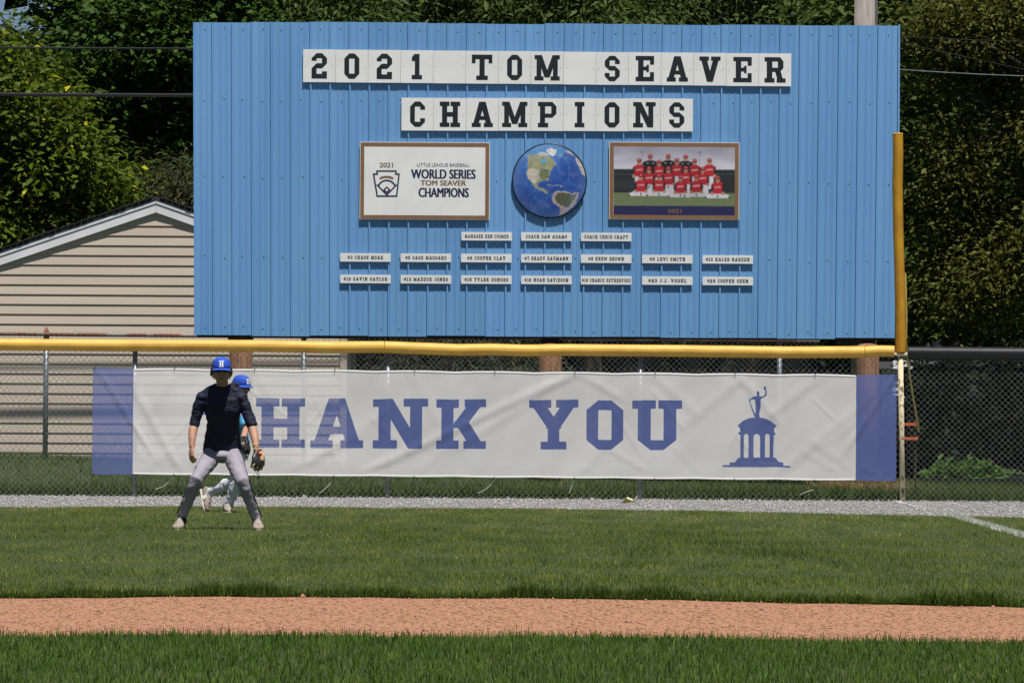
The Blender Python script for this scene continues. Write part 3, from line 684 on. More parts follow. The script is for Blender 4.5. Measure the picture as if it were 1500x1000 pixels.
G['K'] = (.84, stem(.09) + [diag(.24, .42, .54, .9, .24), diag(.54, .1, .30, .56, .24), Rc(.48, .84, .84, 1), Rc(.46, 0, .84, .16)])
G['R'] = (.76, [Rc(.08, 0, .28, 1), Rc(0, .83, .56, 1), Rc(.28, .42, .56, .58), Rc(.48, .58, .68, .83), [(.56, .83), (.68, .83), (.56, 1)], [(.56, .42), (.68, .58), (.56, .58)], Rc(0, 0, .36, .17), diag(.47, .1, .38, .45, .2), Rc(.44, 0, .76, .16)])
G['P'] = (.72, [Rc(.08, 0, .28, 1), Rc(0, .83, .56, 1), Rc(.28, .38, .56, .54), Rc(.52, .54, .72, .83), [(.56, .83), (.72, .83), (.56, 1)], [(.56, .38), (.72, .54), (.56, .54)], Rc(0, 0, .40, .17)])
G['B'] = (.70, [Rc(.08, 0, .28, 1), Rc(0, .83, .54, 1), Rc(.28, .43, .54, .58), Rc(0, 0, .54, .17), Rc(.48, .58, .67, .83), Rc(.50, .17, .70, .45), [(.54, .83), (.67, .83), (.54, 1)], [(.54, 0), (.70, .17), (.54, .17)]])
G['D'] = (.70, [Rc(.08, 0, .28, 1), Rc(0, .83, .50, 1), Rc(0, 0, .50, .17), Rc(.50, .2, .70, .8), [(.50, .8), (.70, .8), (.50, 1)], [(.50, 0), (.70, .2), (.50, .2)]])
G['X'] = (.84, [diag(.04, 0, .56, 1, .24), diag(.56, 0, .04, 1, .24), Rc(0, 0, .34, .15), Rc(.5, 0, .84, .15), Rc(0, .85, .34, 1), Rc(.5, .85, .84, 1)])
G['3'] = (W0, [Rc(t, .82, W0-t, 1), Rc(0, .68, t, .8), Rc(W0-t, .2, W0, .8), Rc(.24, .42, W0-t, .58), Rc(t, 0, W0-t, .18), Rc(0, .2, t, .32)] + corners(W0, 'abcd'))
G['4'] = (.68, [Rc(.38, 0, .58, 1), Rc(0, .25, .68, .42), diag(0, .42, .30, 1, .2), Rc(.28, 0, .68, .15)])
G['5'] = (W0, [Rc(0, .82, W0, 1), Rc(0, .45, t, .82), Rc(t, .45, W0-t, .62), Rc(W0-t, .2, W0, .45), [(W0-t, .45), (W0, .45), (W0-t, .62)], Rc(t, 0, W0-t, .18), Rc(0, .2, t, .32)] + corners(W0, 'cd'))
G['6'] = (W0, ring(W0)[:1] + [Rc(t, .82, W0-t, 1), Rc(t, 0, W0-t, .18), Rc(W0-t, .2, W0, .5), Rc(t, .45, W0-t, .6), Rc(W0-t, .7, W0, .8)] + corners(W0, 'abcd'))
G['7'] = (W0, [Rc(0, .82, W0, 1), Rc(0, .68, .15, .82), diag(.15, 0, W0-.22, .82, .22)])
G['8'] = (W0, ring(W0) + [Rc(t, .42, W0-t, .58)])
G['9'] = (W0, [Rc(W0-t, t, W0, 1-t), Rc(t, .82, W0-t, 1), Rc(t, 0, W0-t, .18), Rc(0, .5, t, .8), Rc(t, .4, W0-t, .55), Rc(0, .2, t, .3)] + corners(W0, 'abcd'))
G['#'] = (.70, [Rc(.12, 0, .26, 1), Rc(.44, 0, .58, 1), Rc(0, .26, .70, .40), Rc(0, .60, .70, .74)])
G['.'] = (.22, [Rc(.02, 0, .2, .18)])
def text_strokes(s, x0, x1, z0, z1, gap=.16, space=.5, words=False):
    """strokes of a line of text fitted into a box"""
    w = 0; items = []; wi = 0
    for ch in s:
        if ch == ' ': w += space; wi += 1; continue
        gw, st = G[ch]; items.append((w, st, wi)); w += gw + gap
    w -= gap; sx = (x1 - x0) / w; sz = z1 - z0
    out = [(k, [(x0 + (ox + px) * sx, z0 + py * sz) for px, py in poly]) for ox, st, k in items for poly in st]
    return [[q for j, q in out if j == k] for k in range(wi + 1)] if words else [q for _, q in out]
def strokes_mesh(polys, y, step=.00012, mb=None):
    """flat lettering facing the camera; each stroke a hair in front of the last so that none share a plane"""
    mb = mb or MB()
    for i, p in enumerate(polys):
        yy = y - (i % 12) * step
        mb.add([(a_, yy, b_) for a_, b_ in p], [tuple(range(len(p)))])
    return mb
def line_strokes(pts, w, closed=False):
    P = [Vector((a_, b_)) for a_, b_ in pts]; out = []
    if closed: P = P + [P[0]]
    for a_, b_ in zip(P, P[1:]):
        d = (b_ - a_).normalized(); n_ = Vector((-d.y, d.x)) * w / 2; e = d * w * .42
        out.append([tuple(a_ - e - n_), tuple(b_ + e - n_), tuple(b_ + e + n_), tuple(a_ - e + n_)])
    return out
def font_mesh(s, cx, zb, width, height, y, bold=0.0):
    cu = bpy.data.curves.new('txt', 'FONT'); cu.body = s; cu.size = 1; cu.offset = bold; cu.resolution_u = 3
    o = bpy.data.objects.new('txt', cu); col.objects.link(o)
    me = bpy.data.meshes.new_from_object(o.evaluated_get(bpy.context.evaluated_depsgraph_get()))
    bpy.data.objects.remove(o); bpy.data.curves.remove(cu)
    n = len(me.vertices); V = np.empty(n * 3, np.float32); me.vertices.foreach_get('co', V); V = V.reshape(-1, 3)
    mn, mx = V.min(0), V.max(0)
    X = cx + ((V[:, 0] - mn[0]) / (mx[0] - mn[0]) - .5) * width; Z = zb + (V[:, 1] - mn[1]) / (mx[1] - mn[1]) * height
    me.vertices.foreach_set('co', np.stack([X, np.full(n, y), Z], 1).astype(np.float32).ravel()); me.update()
    return me

# ---------------- the blue board ----------------
BD = 73.0; SB = F / BD
def bp(px, py, off=0.0):
    p = at(px, py, BD); return Vector((p.x, BD - off, p.z))
TL, TR, BL, BR = bp(283, 32), bp(1316, 38), bp(284.5, 490.5), bp(1310.5, 495.5)
board = thing('sign_board', ((BL.x + BR.x) / 2, BD + .3, float(terrain(.3, 73.3))), 'large blue corrugated metal sign board on wooden poles', 'sign board')
NP = 36
prof = [(0, .0), (.032, .0), (.047, .030), (.068, .030), (.083, 0)]          # major rib at the start of each pan
minor = []
for c in (.36, .44, .66, .74): minor += [(c - .025, 0), (c - .012, .0045), (c + .012, .0045), (c + .025, 0)]
pan = [(-.06, 0), (-.035, .027), (.035, .027), (.06, 0)] + minor
for k in range(12):
    xsn, dep = [], []
    for j in range(3):
        for u_, d_ in pan:
            xsn.append((k * 3 + j + u_) / NP); dep.append(d_)
    if k == 11: xsn += [1 - .06 / NP, 1.0]; dep += [0, 0]
    else: xsn += [(k * 3 + 3 - .0605) / NP]; dep += [0]
    if k == 0: xsn[0] = 0.0
    xsn = np.clip(np.array(xsn), 0, 1); dz0, dz1 = random.uniform(-.012, .008), random.uniform(-.010, .008)
    mb = MB(); n = len(xsn)
    topv = [TL.lerp(TR, float(u_)) + Vector((0, -d_, dz1)) for u_, d_ in zip(xsn, dep)]
    botv = [BL.lerp(BR, float(u_)) + Vector((0, -d_, dz0)) for u_, d_ in zip(xsn, dep)]
    back = [v + Vector((0, .004, 0)) for v in topv] + [v + Vector((0, .004, 0)) for v in botv]
    mb.add(topv + botv + back, [(i + n, i + n + 1, i + 1, i) for i in range(n - 1)] + [(2 * n + i, 2 * n + i + 1, 3 * n + i + 1, 3 * n + i) for i in range(n - 1)] +
           [(i, i + 1, 2 * n + i + 1, 2 * n + i) for i in range(n - 1)] + [(n + i + 1, n + i, 3 * n + i, 3 * n + i + 1) for i in range(n - 1)])
    mb.build('metal_panel', M['blue_metal'], board)
mb = MB()
for k in range(NP):
    for py0, py1 in ((41, 47), (146, 145), (259, 264), (375, 378), (478, 484)):
        u_ = (k + .55 + random.uniform(-.06, .06)) / NP; yv = (py0 + (py1 - py0) * u_ - 32) / 458.5
        p = TL.lerp(TR, u_).lerp(BL.lerp(BR, u_), yv) + Vector((0, -.003, random.uniform(-.02, .02)))
        mb.ellipsoid(p, .009, .006, .009, 8, 4)
tag(mb.build('screws', M['screw'], board, True), kind='stuff')
# edge flashing, timbers and poles
MB().box(TR.x - .004, TR.x + .022, BD - .022, BD + .05, BR.z + .02, TR.z + .01).build('edge_trim', M['blue_metal'], board)
for i, (py, hgt) in enumerate(((486, .14), (380, .10), (260, .10), (150, .10), (48, .10))):
    a_, b_ = bp(288, py), bp(1308, py + 5)
    MB().bar(a_ + Vector((0, .08, 0)), b_ + Vector((0, .08, 0)), hgt / 2, .04).build('girt', M['dark_wood'], board)
for px in (352, 805, 1270):
    p = bp(px, 700); gz = float(terrain(p.x, 73.45)) - .15; zt_ = bp(px, 503).z
    MB().tube([(p.x, BD - .02, gz), (p.x, BD - .02, zt_ - .06), (p.x, BD - .02, zt_ - .015), (p.x, BD - .02, zt_)], [.165, .155, .13, .05], 18).build('pole', M['wood_pole'], board, True)
    MB().tube([(p.x, BD + .32, gz), (p.x, BD + .32, bp(px, 60).z)], [.14, .12], 12).build('back_post', M['dark_wood'], board, True)
for px in (352, 1245):
    p = bp(px, 498); MB().box(p.x - .17, p.x + .17, BD + .05, BD + .16, p.z - .06, p.z + .05).build('support_block', M['dark_wood'], board)

# ---------------- lettering tiles ----------------
SGN = BD - .0285
def tile(ch, px0, px1, pt, pb, label, lw):
    c = bp((px0 + px1) / 2, (pt + pb) / 2); hw = (px1 - px0) / SB / 2 - .0015; hh = (pb - pt) / SB / 2
    jz = random.uniform(-.0018, .0018); c.z += jz
    t_ = thing('letter_tile', (c.x, SGN, c.z), label, 'letter tile', 'letter tiles on the blue board')
    dpt = random.uniform(.008, .0105)
    MB().box(c.x - hw, c.x + hw, SGN - dpt, SGN, c.z - hh, c.z + hh).build('panel', M['sign_white'], t_)
    mb = MB()
    for s in (-1, 1): mb.ellipsoid((c.x + s * (hw - .035), SGN - dpt, c.z + random.uniform(-.01, .01)), .006, .003, .006, 8, 4)
    tag(mb.build('screws', M['screw'], t_), kind='stuff')
    if ch != ' ':
        gw = lw / SB; lh = 37 / SB
        st = text_strokes(ch, c.x - gw / 2, c.x + gw / 2, c.z - lh / 2, c.z + lh / 2)
        strokes_mesh(st, SGN - dpt - .0015).build('letter', M['sign_black'], t_)
LW = {'2': 22.5, '0': 22, '1': 15, 'T': 30, 'O': 22, 'M': 37, 'S': 22, 'E': 27, 'A': 31, 'V': 31, 'R': 31, 'C': 22, 'H': 30, 'P': 27, 'I': 15, 'N': 33}
row1 = '2021 TOM SEAVER'
lab1 = ['white tile with black 2 that starts the top row', 'white tile with black 0 in the year', 'white tile with black 2 between 0 and 1', 'white tile with black 1 ending the year',
        'blank white tile between the year and TOM', 'white tile with black T', 'white tile with black O in TOM', 'white tile with black M ending TOM', 'blank white tile between TOM and SEAVER',
        'white tile with black S that starts SEAVER', 'white tile with black E between S and A', 'white tile with black A in SEAVER', 'white tile with black V', 'white tile with black E between V and R', 'white tile with black R ending the top row']
for i, ch in enumerate(row1):
    a_ = 444 + 715 * i / 15; b_ = 444 + 715 * (i + 1) / 15; dy = 6.2 * (i + .5) / 15
    tile(ch, a_, b_, 72.8 + dy, 120.8 + dy, lab1[i], LW.get(ch, 0))
lab2 = ['white tile with black C that starts CHAMPIONS', 'white tile with black H in CHAMPIONS', 'white tile with black A in CHAMPIONS', 'white tile with black M in CHAMPIONS', 'white tile with black P', 'white tile with black I',
        'white tile with black O in CHAMPIONS', 'white tile with black N', 'white tile with black S that ends CHAMPIONS']
for i, ch in enumerate('CHAMPIONS'):
    a_ = 588 + 427 * i / 9; b_ = 588 + 427 * (i + 1) / 9; dy = 1.5 * i / 9
    tile(ch, a_, b_, 143.5 + dy, 191.5 + dy, lab2[i], LW[ch])

# name plates
rows = [(340, [(676, 'MANAGER KEN COOMER'), (763.5, 'COACH DAN ADAMS'), (851, 'COACH CHRIS CRAFT')]),
        (371.5, [(498.5, '#3 CHASE MOAK'), (587, '#5 GAGE MAGGARD'), (675.5, '#6 COOPER CLAY'), (763.5, '#7 BRADY BAUMANN'), (851, '#8 KREW BROWN'), (940.5, '#9 LEVI SMITH'), (1029, '#10 KALEB HARDEN')]),
        (403, [(498.5, '#12 GAVIN SAYLOR'), (587, '#13 MADDOX JONES'), (675.5, '#15 TYLER DONGES'), (763.5, '#16 NOAH DAVIDSON'), (851, '#18 CHANCE RETHERFORD'), (940.5, '#23 J.J. VOGEL'), (1029, '#24 COOPER ODEN')])]
NW = {'3': 'three', '5': 'five', '6': 'six', '7': 'seven', '8': 'eight', '9': 'nine', '10': 'ten', '12': 'twelve', '13': 'thirteen', '15': 'fifteen', '16': 'sixteen', '18': 'eighteen', '23': 'twenty-three', '24': 'twenty-four'}
for ri, (pt, L_) in enumerate(rows):
    for px, s in L_:
        pt2 = pt + (px - 676) * .0055 + (.4 if ri else 0); c = bp(px + 37, pt2 + 6.2); hw, hh = 37 / SB, 6.2 / SB
        if s[0] == '#': lab = 'small white player plate with black number ' + NW[s[1:3].strip()]
        else: lab = {'M': 'small white plate lettered MANAGER', 'D': 'small white COACH plate beside the MANAGER plate', 'C': 'small white COACH plate on the right of the top plate row'}['M' if s[0] == 'M' else s[6]]
        t_ = thing('name_plate', (c.x, SGN, c.z), lab, 'name plate', 'name plates on the blue board')
        MB().box(c.x - hw, c.x + hw, SGN - .010, SGN, c.z - hh, c.z + hh).build('panel', M['sign_white'], t_)
        n_ = len(s); tw = min(64, n_ * 4.0) / SB; th = 4.9 / SB
        if n_ > 18: tw = 71 / SB
        for wd_ in text_strokes(s, c.x - tw / 2, c.x + tw / 2, c.z - th / 2, c.z + th / 2, .22, .55, True):
            strokes_mesh(wd_, SGN - .0115).build('word', M['sign_black'], t_)
        mb = MB()
        if n_ <= 18:
            for sd in (-1, 1): mb.ellipsoid((c.x + sd * (hw - .02), SGN - .010, c.z), .005, .003, .005, 6, 4)
            tag(mb.build('screws', M['screw'], t_), kind='stuff')

# champions panel with bronze border
def framed(name, px0, px1, pt, pb, label, cat, bw, dy=0.0):
    a_, b_ = bp(px0, pt), bp(px1, pb)
    t_ = thing(name, ((a_.x + b_.x) / 2, SGN, b_.z), label, cat)
    MB().box(a_.x, b_.x, SGN - .012, SGN, b_.z, a_.z).build('backing', M['sign_white'], t_)
    y1 = SGN - .0125; w_ = bw / SB; e = .008
    for x0, x1, z0, z1 in ((a_.x + e, b_.x - e, a_.z - w_, a_.z - e), (a_.x + e, b_.x - e, b_.z + e, b_.z + w_), (a_.x + e, a_.x + w_, b_.z + w_, a_.z - w_), (b_.x - w_, b_.x - e, b_.z + w_, a_.z - w_)):
        MB().box(x0, x1, y1 - .002, y1, z0, z1).build('border', M['bronze'], t_)
    return t_, a_, b_
cs, a_, b_ = framed('champions_panel', 527.5, 717, 208, 322.5, 'white panel with bronze border and WORLD SERIES CHAMPIONS lettering', 'sign', 6.4)
ysf = SGN - .0135
def cpos(px, py): p = bp(px, py); return p.x, p.z
def ctext(s, x0, x1, pt, pb, m, bold):
    cx, zt = cpos((x0 + x1) / 2, pt); _, zb_ = cpos((x0 + x1) / 2, pb)
    for k_, dx_ in enumerate((-bold, 0, bold) if bold else (0,)):
        link_mesh('lettering', font_mesh(s, cx + dx_, zb_, (x1 - x0) / SB - 2 * bold, zt - zb_, ysf - k_ * .0004, 0.0), m, cs)
ctext('2021', 556, 576, 238.5, 245.5, M['bronze'], .003)
ctext('LITTLE LEAGUE BASEBALL', 611, 688, 239.5, 244.5, M['navy_print'], .0)
ctext('WORLD SERIES', 602, 697, 248.5, 262, M['navy_print'], .006)
ctext('TOM SEAVER', 616, 683, 264.5, 272, M['bronze'], .004)
ctext('CHAMPIONS', 613, 687, 275.5, 289, M['navy_print'], .006)
def cpx(px, py):   # crop pixel of the enlarged emblem
    return cpos(520 + px / 4.286, 200 + py / 4.286)
emb = [(138, 218), (258, 218), (256, 237), (277, 237), (262, 375), (140, 375), (117, 237), (140, 237)]
st = line_strokes([cpx(*p) for p in emb], 2.2 / SB, True)
arc = [(200 + 55 * math.cos(a2), 328 - 52 * math.sin(a2)) for a2 in np.linspace(.35, math.pi - .35, 9)]
st += line_strokes([cpx(*p) for p in arc], 2.2 / SB)
st += line_strokes([cpx(*p) for p in [(140, 305), (200, 367), (260, 305)]], 2.0 / SB)
st += line_strokes([cpx(*p) for p in [(183, 335), (200, 318), (217, 335), (200, 352)]], 1.8 / SB, True)
strokes_mesh(st, ysf).build('emblem', M['navy_print'], cs)
strokes_mesh(line_strokes([cpx(*p) for p in [(160, 262), (175, 256), (198, 253), (222, 256), (236, 262)]], 2.6 / SB), ysf - .002).build('emblem_arc', M['bronze'], cs)

# printed colour panels: a fine grid with a colour per vertex
class Print:
    def __init__(s, nx, ny, bg):
        s.nx, s.ny = nx, ny; u_ = (np.arange(nx) / (nx - 1)); v_ = (np.arange(ny) / (ny - 1))
        s.U, s.V = np.meshgrid(u_, v_); s.C = np.empty((ny, nx, 3), np.float32); s.C[:] = bg
    def poly(s, pts, c, soft=None):
        pts = np.array(pts, float); ins = np.zeros(s.U.shape, bool); j = len(pts) - 1
        for i in range(len(pts)):
            xi, yi = pts[i]; xj, yj = pts[j]
            ins ^= ((yi > s.V) != (yj > s.V)) & (s.U < (xj - xi) * (s.V - yi) / (yj - yi + 1e-12) + xi); j = i
        s.C[ins] = c if soft is None else s.C[ins] * (1 - soft) + np.array(c) * soft; return ins
    def ell(s, x, y, rx, ry, c):
        s.C[((s.U - x) / rx) ** 2 + ((s.V - y) / ry) ** 2 < 1] = c
    def blur(s, it):
        for _ in range(it):
            P = np.pad(s.C, ((1, 1), (1, 1), (0, 0)), 'edge'); s.C = (P[:-2, 1:-1] + P[2:, 1:-1] + P[1:-1, :-2] + P[1:-1, 2:] + 2 * s.C) / 6
    def mesh(s, name, x0, x1, z0, z1, y, keep=None):
        X = x0 + (x1 - x0) * s.U; Z = z1 + (z0 - z1) * s.V
        Vt = np.stack([X, np.full(X.shape, y), Z], -1).reshape(-1, 3)
        i = (np.arange(s.ny - 1)[:, None] * s.nx + np.arange(s.nx - 1)[None, :]).ravel()
        Fq = np.stack([i, i + s.nx, i + s.nx + 1, i + 1], 1)
        if keep is not None: Fq = Fq[keep.ravel()[Fq].all(1)]
        return np_mesh(name, Vt, Fq, {'Col': s.C.reshape(-1, 3)})
# team picture
tp, a_, b_ = framed('team_picture', 892.5, 1082.5, 208, 322.5, 'bronze bordered team picture panel with red shirted players and 2021', 'sign', 6.6)
pr = Print(330, 190, (.44, .42, .50))
nzv = np.array([[noise.noise(Vector((u_ * 5, v_ * 9, 0))) for u_ in np.linspace(0, 1, 330)] for v_ in np.linspace(0, 1, 190)])
pr.C += (nzv * .10)[..., None]
sv = smooth(.0, .33, pr.V)[..., None]; pr.C = pr.C * (1 - .25 * (1 - sv)) + .12 * sv
pr.U = pr.U + rng.normal(0, .0012, pr.U.shape); pr.V = pr.V + rng.normal(0, .002, pr.V.shape)
def tpx(x, y): return ((x - 103) / 1290, (y - 105) / 740)
def tr(x0, y0, x1, y1, c): pr.poly([tpx(x0, y0), tpx(x1, y0), tpx(x1, y1), tpx(x0, y1)], c)
tr(90, 350, 1400, 620, (.022, .027, .03)); tr(90, 400, 330, 410, (.05, .06, .06)); tr(1180, 395, 1400, 402, (.07, .08, .08))
tr(90, 470, 330, 560, (.03, .036, .036)); tr(90, 605, 1400, 760, (.15, .19, .09))
grs = rng.normal(0, .025, (190, 330)); pr.C[(pr.V > .675) & (pr.V < .87)] += grs[(pr.V > .675) & (pr.V < .87)][:, None]
for px in (402, 1015): tr(px - 2, 170, px + 3, 350, (.2, .2, .24)); tr(px - 22, 155, px + 22, 172, (.2, .2, .24))
RED, SKN, WHT, BLK = (.42, .02, .03), (.42, .22, .15), (.66, .64, .68), (.015, .015, .02)
def fig(x, y, kind):
    k_ = random.uniform(.8, 1.15); RED, SKN, WHT = [tuple(v * k_ for v in c_) for c_ in ((.42, .02, .03), (.40, .21, .14), (.56, .55, .60))]
    """y is the cap top; back row stands, front row sits"""
    sh = BLK if kind == 'coach' else RED; w_ = 68 if kind == 'coach' else 52
    if kind == 'back': pr.poly([tpx(x - 42, y + 170), tpx(x + 42, y + 170), tpx(x + 46, y + 330), tpx(x - 46, y + 330)], WHT)
    if kind == 'mid': pr.poly([tpx(x - 60, y + 190), tpx(x + 60, y + 190), tpx(x + 62, y + 300), tpx(x - 20, y + 300)], WHT)
    if kind == 'front': pr.poly([tpx(x - 60, y + 180), tpx(x + 60, y + 180), tpx(x + 128, y + 215), tpx(x + 120, y + 240), tpx(x - 120, y + 240), tpx(x - 128, y + 215)], WHT)
    pr.poly([tpx(x - w_ - 16, y + 95), tpx(x - w_ + 8, y + 75), tpx(x - w_ + 12, y + 180), tpx(x - w_ - 18, y + 175)], BLK)
    pr.poly([tpx(x + w_ + 16, y + 95), tpx(x + w_ - 8, y + 75), tpx(x + w_ - 12, y + 180), tpx(x + w_ + 18, y + 175)], BLK)
    pr.poly([tpx(x - w_, y + 80), tpx(x - 18, y + 62), tpx(x + 18, y + 62), tpx(x + w_, y + 80), tpx(x + w_ - 8, y + 195), tpx(x - w_ + 8, y + 195)], sh)
    if kind != 'coach':
        pr.poly([tpx(x - 34, y + 118), tpx(x + 34, y + 112), tpx(x + 34, y + 126), tpx(x - 34, y + 132)], (.55, .35, .36))
        pr.poly([tpx(x - 12, y + 62), tpx(x + 12, y + 62), tpx(x, y + 84)], SKN)
        for sd in (-1, 1): pr.ell(*tpx(x + sd * (w_ + 6), y + 190), 16 / 1290, 20 / 740, SKN)
    else:
        for sd in (-1, 1): pr.poly([tpx(x + sd * 30 - 8, y + 92), tpx(x + sd * 30 + 8, y + 92), tpx(x + sd * 30 + 8, y + 102), tpx(x + sd * 30 - 8, y + 102)], (.4, .4, .4))
    if kind in ('front', 'mid'):
        pr.poly([tpx(x - 14, y + 205), tpx(x + 14, y + 205), tpx(x + 4, y + 238), tpx(x - 4, y + 238)], (.16, .16, .18))
        for sd in (-1, 1): pr.poly([tpx(x + sd * 60, y + 172), tpx(x + sd * 76, y + 172), tpx(x + sd * 50, y + 204), tpx(x + sd * 34, y + 200)], SKN)
        for sd in (-1, 1): pr.poly([tpx(x + sd * 118, y + 222), tpx(x + sd * 138, y + 226), tpx(x + sd * 132, y + 242), tpx(x + sd * 110, y + 242)], (.05, .05, .06))
    pr.ell(*tpx(x, y + 38), 24 / 1290, 32 / 740, SKN)
    pr.poly([tpx(x - 26, y + 30), tpx(x - 22, y + 6), tpx(x, y - 4), tpx(x + 22, y + 6), tpx(x + 26, y + 30)], (.40, .02, .025))
    pr.poly([tpx(x - 6, y + 8), tpx(x + 6, y + 8), tpx(x + 6, y + 22), tpx(x - 6, y + 22)], (.5, .3, .3))
    pr.poly([tpx(x - 24, y + 30), tpx(x + 24, y + 30), tpx(x + 20, y + 40), tpx(x - 20, y + 40)], (.06, .02, .02))
for x, y in ((490, 188), (683, 186), (868, 192)): fig(x, y, 'coach')
for x, y in ((372, 235), (585, 248), (775, 232), (965, 235), (1122, 230)): fig(x, y, 'back')
for x, y in ((478, 322), (685, 322), (870, 315), (1052, 322)): fig(x, y, 'mid')
for x, y in ((393, 400), (585, 398), (815, 412), (983, 405), (1210, 418)): fig(x, y, 'front')
tr(90, 745, 1400, 850, (.022, .022, .085))
pr.U, pr.V = np.meshgrid(np.linspace(0, 1, 330), np.linspace(0, 1, 190)); pr.C *= (1 + .10 * rng.normal(0, 1, pr.U.shape))[..., None]
pr.blur(3); a2, b2 = bp(899.3, 214.7), bp(1075.9, 315.9)
link_mesh('printed_picture', pr.mesh('printed_picture', a2.x, b2.x, b2.z, a2.z, SGN - .0135), M['print'], tp)
_, zt = cpos(987, 306.4); cx, zb_ = cpos(988, 312.2)
link_mesh('lettering', font_mesh('2021', cx, zb_, 20 / SB, zt - zb_, SGN - .015, .02), M['bronze'], tp)

# globe sign: a shallow dome with a printed earth
gc = bp(804.7, 265); gr = 55.2 / SB
gs = thing('globe_sign', (gc.x, SGN, gc.z - gr), 'round earth globe sign with black rim in the middle of the board', 'sign')
NG = 181
pg = Print(NG, NG, (.018, .068, .32))
def gpx(x, y): return ((x - 82) / 836, (y - 74) / 836)
nz = lambda f_, a2, s0: np.array([[noise.fractal(Vector((u_ * f_, v_ * f_, s0)), 1.0, 2.0, 4) for u_ in np.linspace(0, 1, NG)] for v_ in np.linspace(0, 1, NG)]) * a2
n1 = nz(4, 1, 3.0); n2 = nz(16, 1, 8.0)
pg.C += np.clip(n1, -1, 1)[..., None] * np.array((.012, .035, .08)) + np.array((.01, .02, .03)) * n2[..., None]
shelf = (.09, .30, .55)
n3 = nz(26, 1, 1.7); n4 = nz(24, 1, 5.1); U0, V0 = pg.U, pg.V; pg.U = U0 + n3 * .014; pg.V = V0 + n4 * .014
pg.C += (np.clip(1 - np.hypot(U0 - .32, V0 - .12) / .55, 0, 1) ** 1.5)[..., None] * np.array((.06, .16, .26))
def gl(pts, wd, c, soft): 
    for q in line_strokes([gpx(*p) for p in pts], wd / 836): pg.poly(q, c, soft)
for pts in ([(600, 170), (660, 230), (720, 290), (725, 400), (715, 490), (760, 530), (830, 570), (900, 560)], [(290, 540), (295, 620), (330, 690), (390, 730), (460, 715), (490, 670), (540, 640)], [(390, 730), (340, 780), (320, 840)]):
    gl(pts, 30, (.02, .09, .33), .5); gl(pts, 13, (.06, .20, .46), .5)
pg.poly([gpx(*p) for p in [(180, 190), (300, 120), (440, 80), (600, 80), (700, 150), (640, 220), (560, 210), (480, 200), (380, 190), (250, 240)]], shelf, .6)
LAND, SAND, ICE, GRN = (.30, .31, .17), (.55, .48, .40), (.62, .60, .60), (.05, .075, .03)
NA = [(235, 210), (280, 190), (330, 205), (400, 165), (450, 190), (500, 215), (560, 270), (575, 300), (540, 335), (520, 370), (505, 420), (495, 455), (490, 490), (450, 490), (400, 500), (370, 520), (375, 560), (405, 580), (440, 570), (455, 600), (495, 640), (470, 635), (400, 605), (345, 580), (310, 540), (270, 490), (240, 430), (238, 390), (262, 340), (250, 270)]
def grow(P, k): 
    P = np.array(P, float); c = P.mean(0); return [tuple(c + (q - c) * k) for q in P]
pg.poly([gpx(*p) for p in grow(NA, 1.05)], shelf, .55)
na = pg.poly([gpx(*p) for p in NA], LAND)
pg.poly([gpx(*p) for p in [(238, 380), (300, 350), (370, 370), (385, 440), (370, 490), (330, 530), (270, 490)]], (.55, .48, .42), .85)
pg.poly([gpx(*p) for p in [(395, 380), (500, 370), (500, 460), (420, 490), (385, 450)]], (.10, .125, .05), .7)
pg.poly([gpx(*p) for p in [(260, 250), (420, 260), (560, 300), (500, 330), (400, 330), (280, 340)]], (.26, .27, .15), .6)
pg.poly([gpx(*p) for p in [(405, 265), (440, 230), (470, 270), (450, 300), (415, 295)]], (.10, .36, .55))
for x, y in ((415, 365), (440, 372), (462, 380)): pg.ell(*gpx(x, y), .016, .008, (.03, .08, .22))
pg.poly([gpx(*p) for p in [(350, 190), (420, 165), (490, 195), (470, 215), (390, 210)]], ICE, .8)
pg.poly([gpx(*p) for p in [(455, 145), (520, 120), (580, 140), (575, 190), (545, 220), (500, 190)]], (.66, .62, .62))
SA = [(530, 690), (560, 620), (620, 605), (690, 610), (740, 640), (835, 625), (825, 680), (790, 760), (720, 830), (660, 880), (600, 900), (630, 830), (620, 790), (560, 760)]
pg.poly([gpx(*p) for p in grow(SA, 1.06)], shelf, .35)
sa = pg.poly([gpx(*p) for p in SA], (.46, .34, .31))
pg.poly([gpx(*p) for p in [(560, 690), (590, 630), (680, 625), (740, 650), (815, 640), (790, 700), (720, 790), (680, 790), (600, 760)]], GRN, .9)
pg.poly([gpx(*p) for p in [(800, 215), (850, 270), (900, 350), (925, 450), (880, 420), (840, 350), (815, 290)]], (.60, .50, .40))
pg.poly([gpx(*p) for p in [(680, 130), (760, 170), (800, 215), (760, 200), (700, 175)]], (.42, .40, .33))
gl([(480, 545), (540, 548), (600, 540), (650, 560)], 9, (.35, .42, .35), .8)
pg.U, pg.V = U0, V0
land = (pg.C[..., 0] > .2); pg.C[land] *= (1 + .35 * n2[land])[:, None]
rim_ = smooth(.30, .50, np.hypot(pg.U - .5, pg.V - .5))[..., None]; pg.C = pg.C * (1 - .30 * rim_) + np.array((.13, .24, .42)) * .30 * rim_
pg.C += np.clip(nz(9, 1, 12.0), 0, 1)[..., None] * .07; pg.blur(1)
keep = (pg.U - .5) ** 2 + (pg.V - .5) ** 2 < .2495
me = pg.mesh('earth_print', gc.x - gr * .97, gc.x + gr * .97, gc.z - gr * .97, gc.z + gr * .97, 0, keep)
n = len(me.vertices); V = np.empty(n * 3, np.float32); me.vertices.foreach_get('co', V); V = V.reshape(-1, 3)
rr = np.hypot(V[:, 0] - gc.x, V[:, 2] - gc.z) / gr; V[:, 1] = SGN - .016 - .035 * np.clip(1 - rr ** 2, 0, 1)
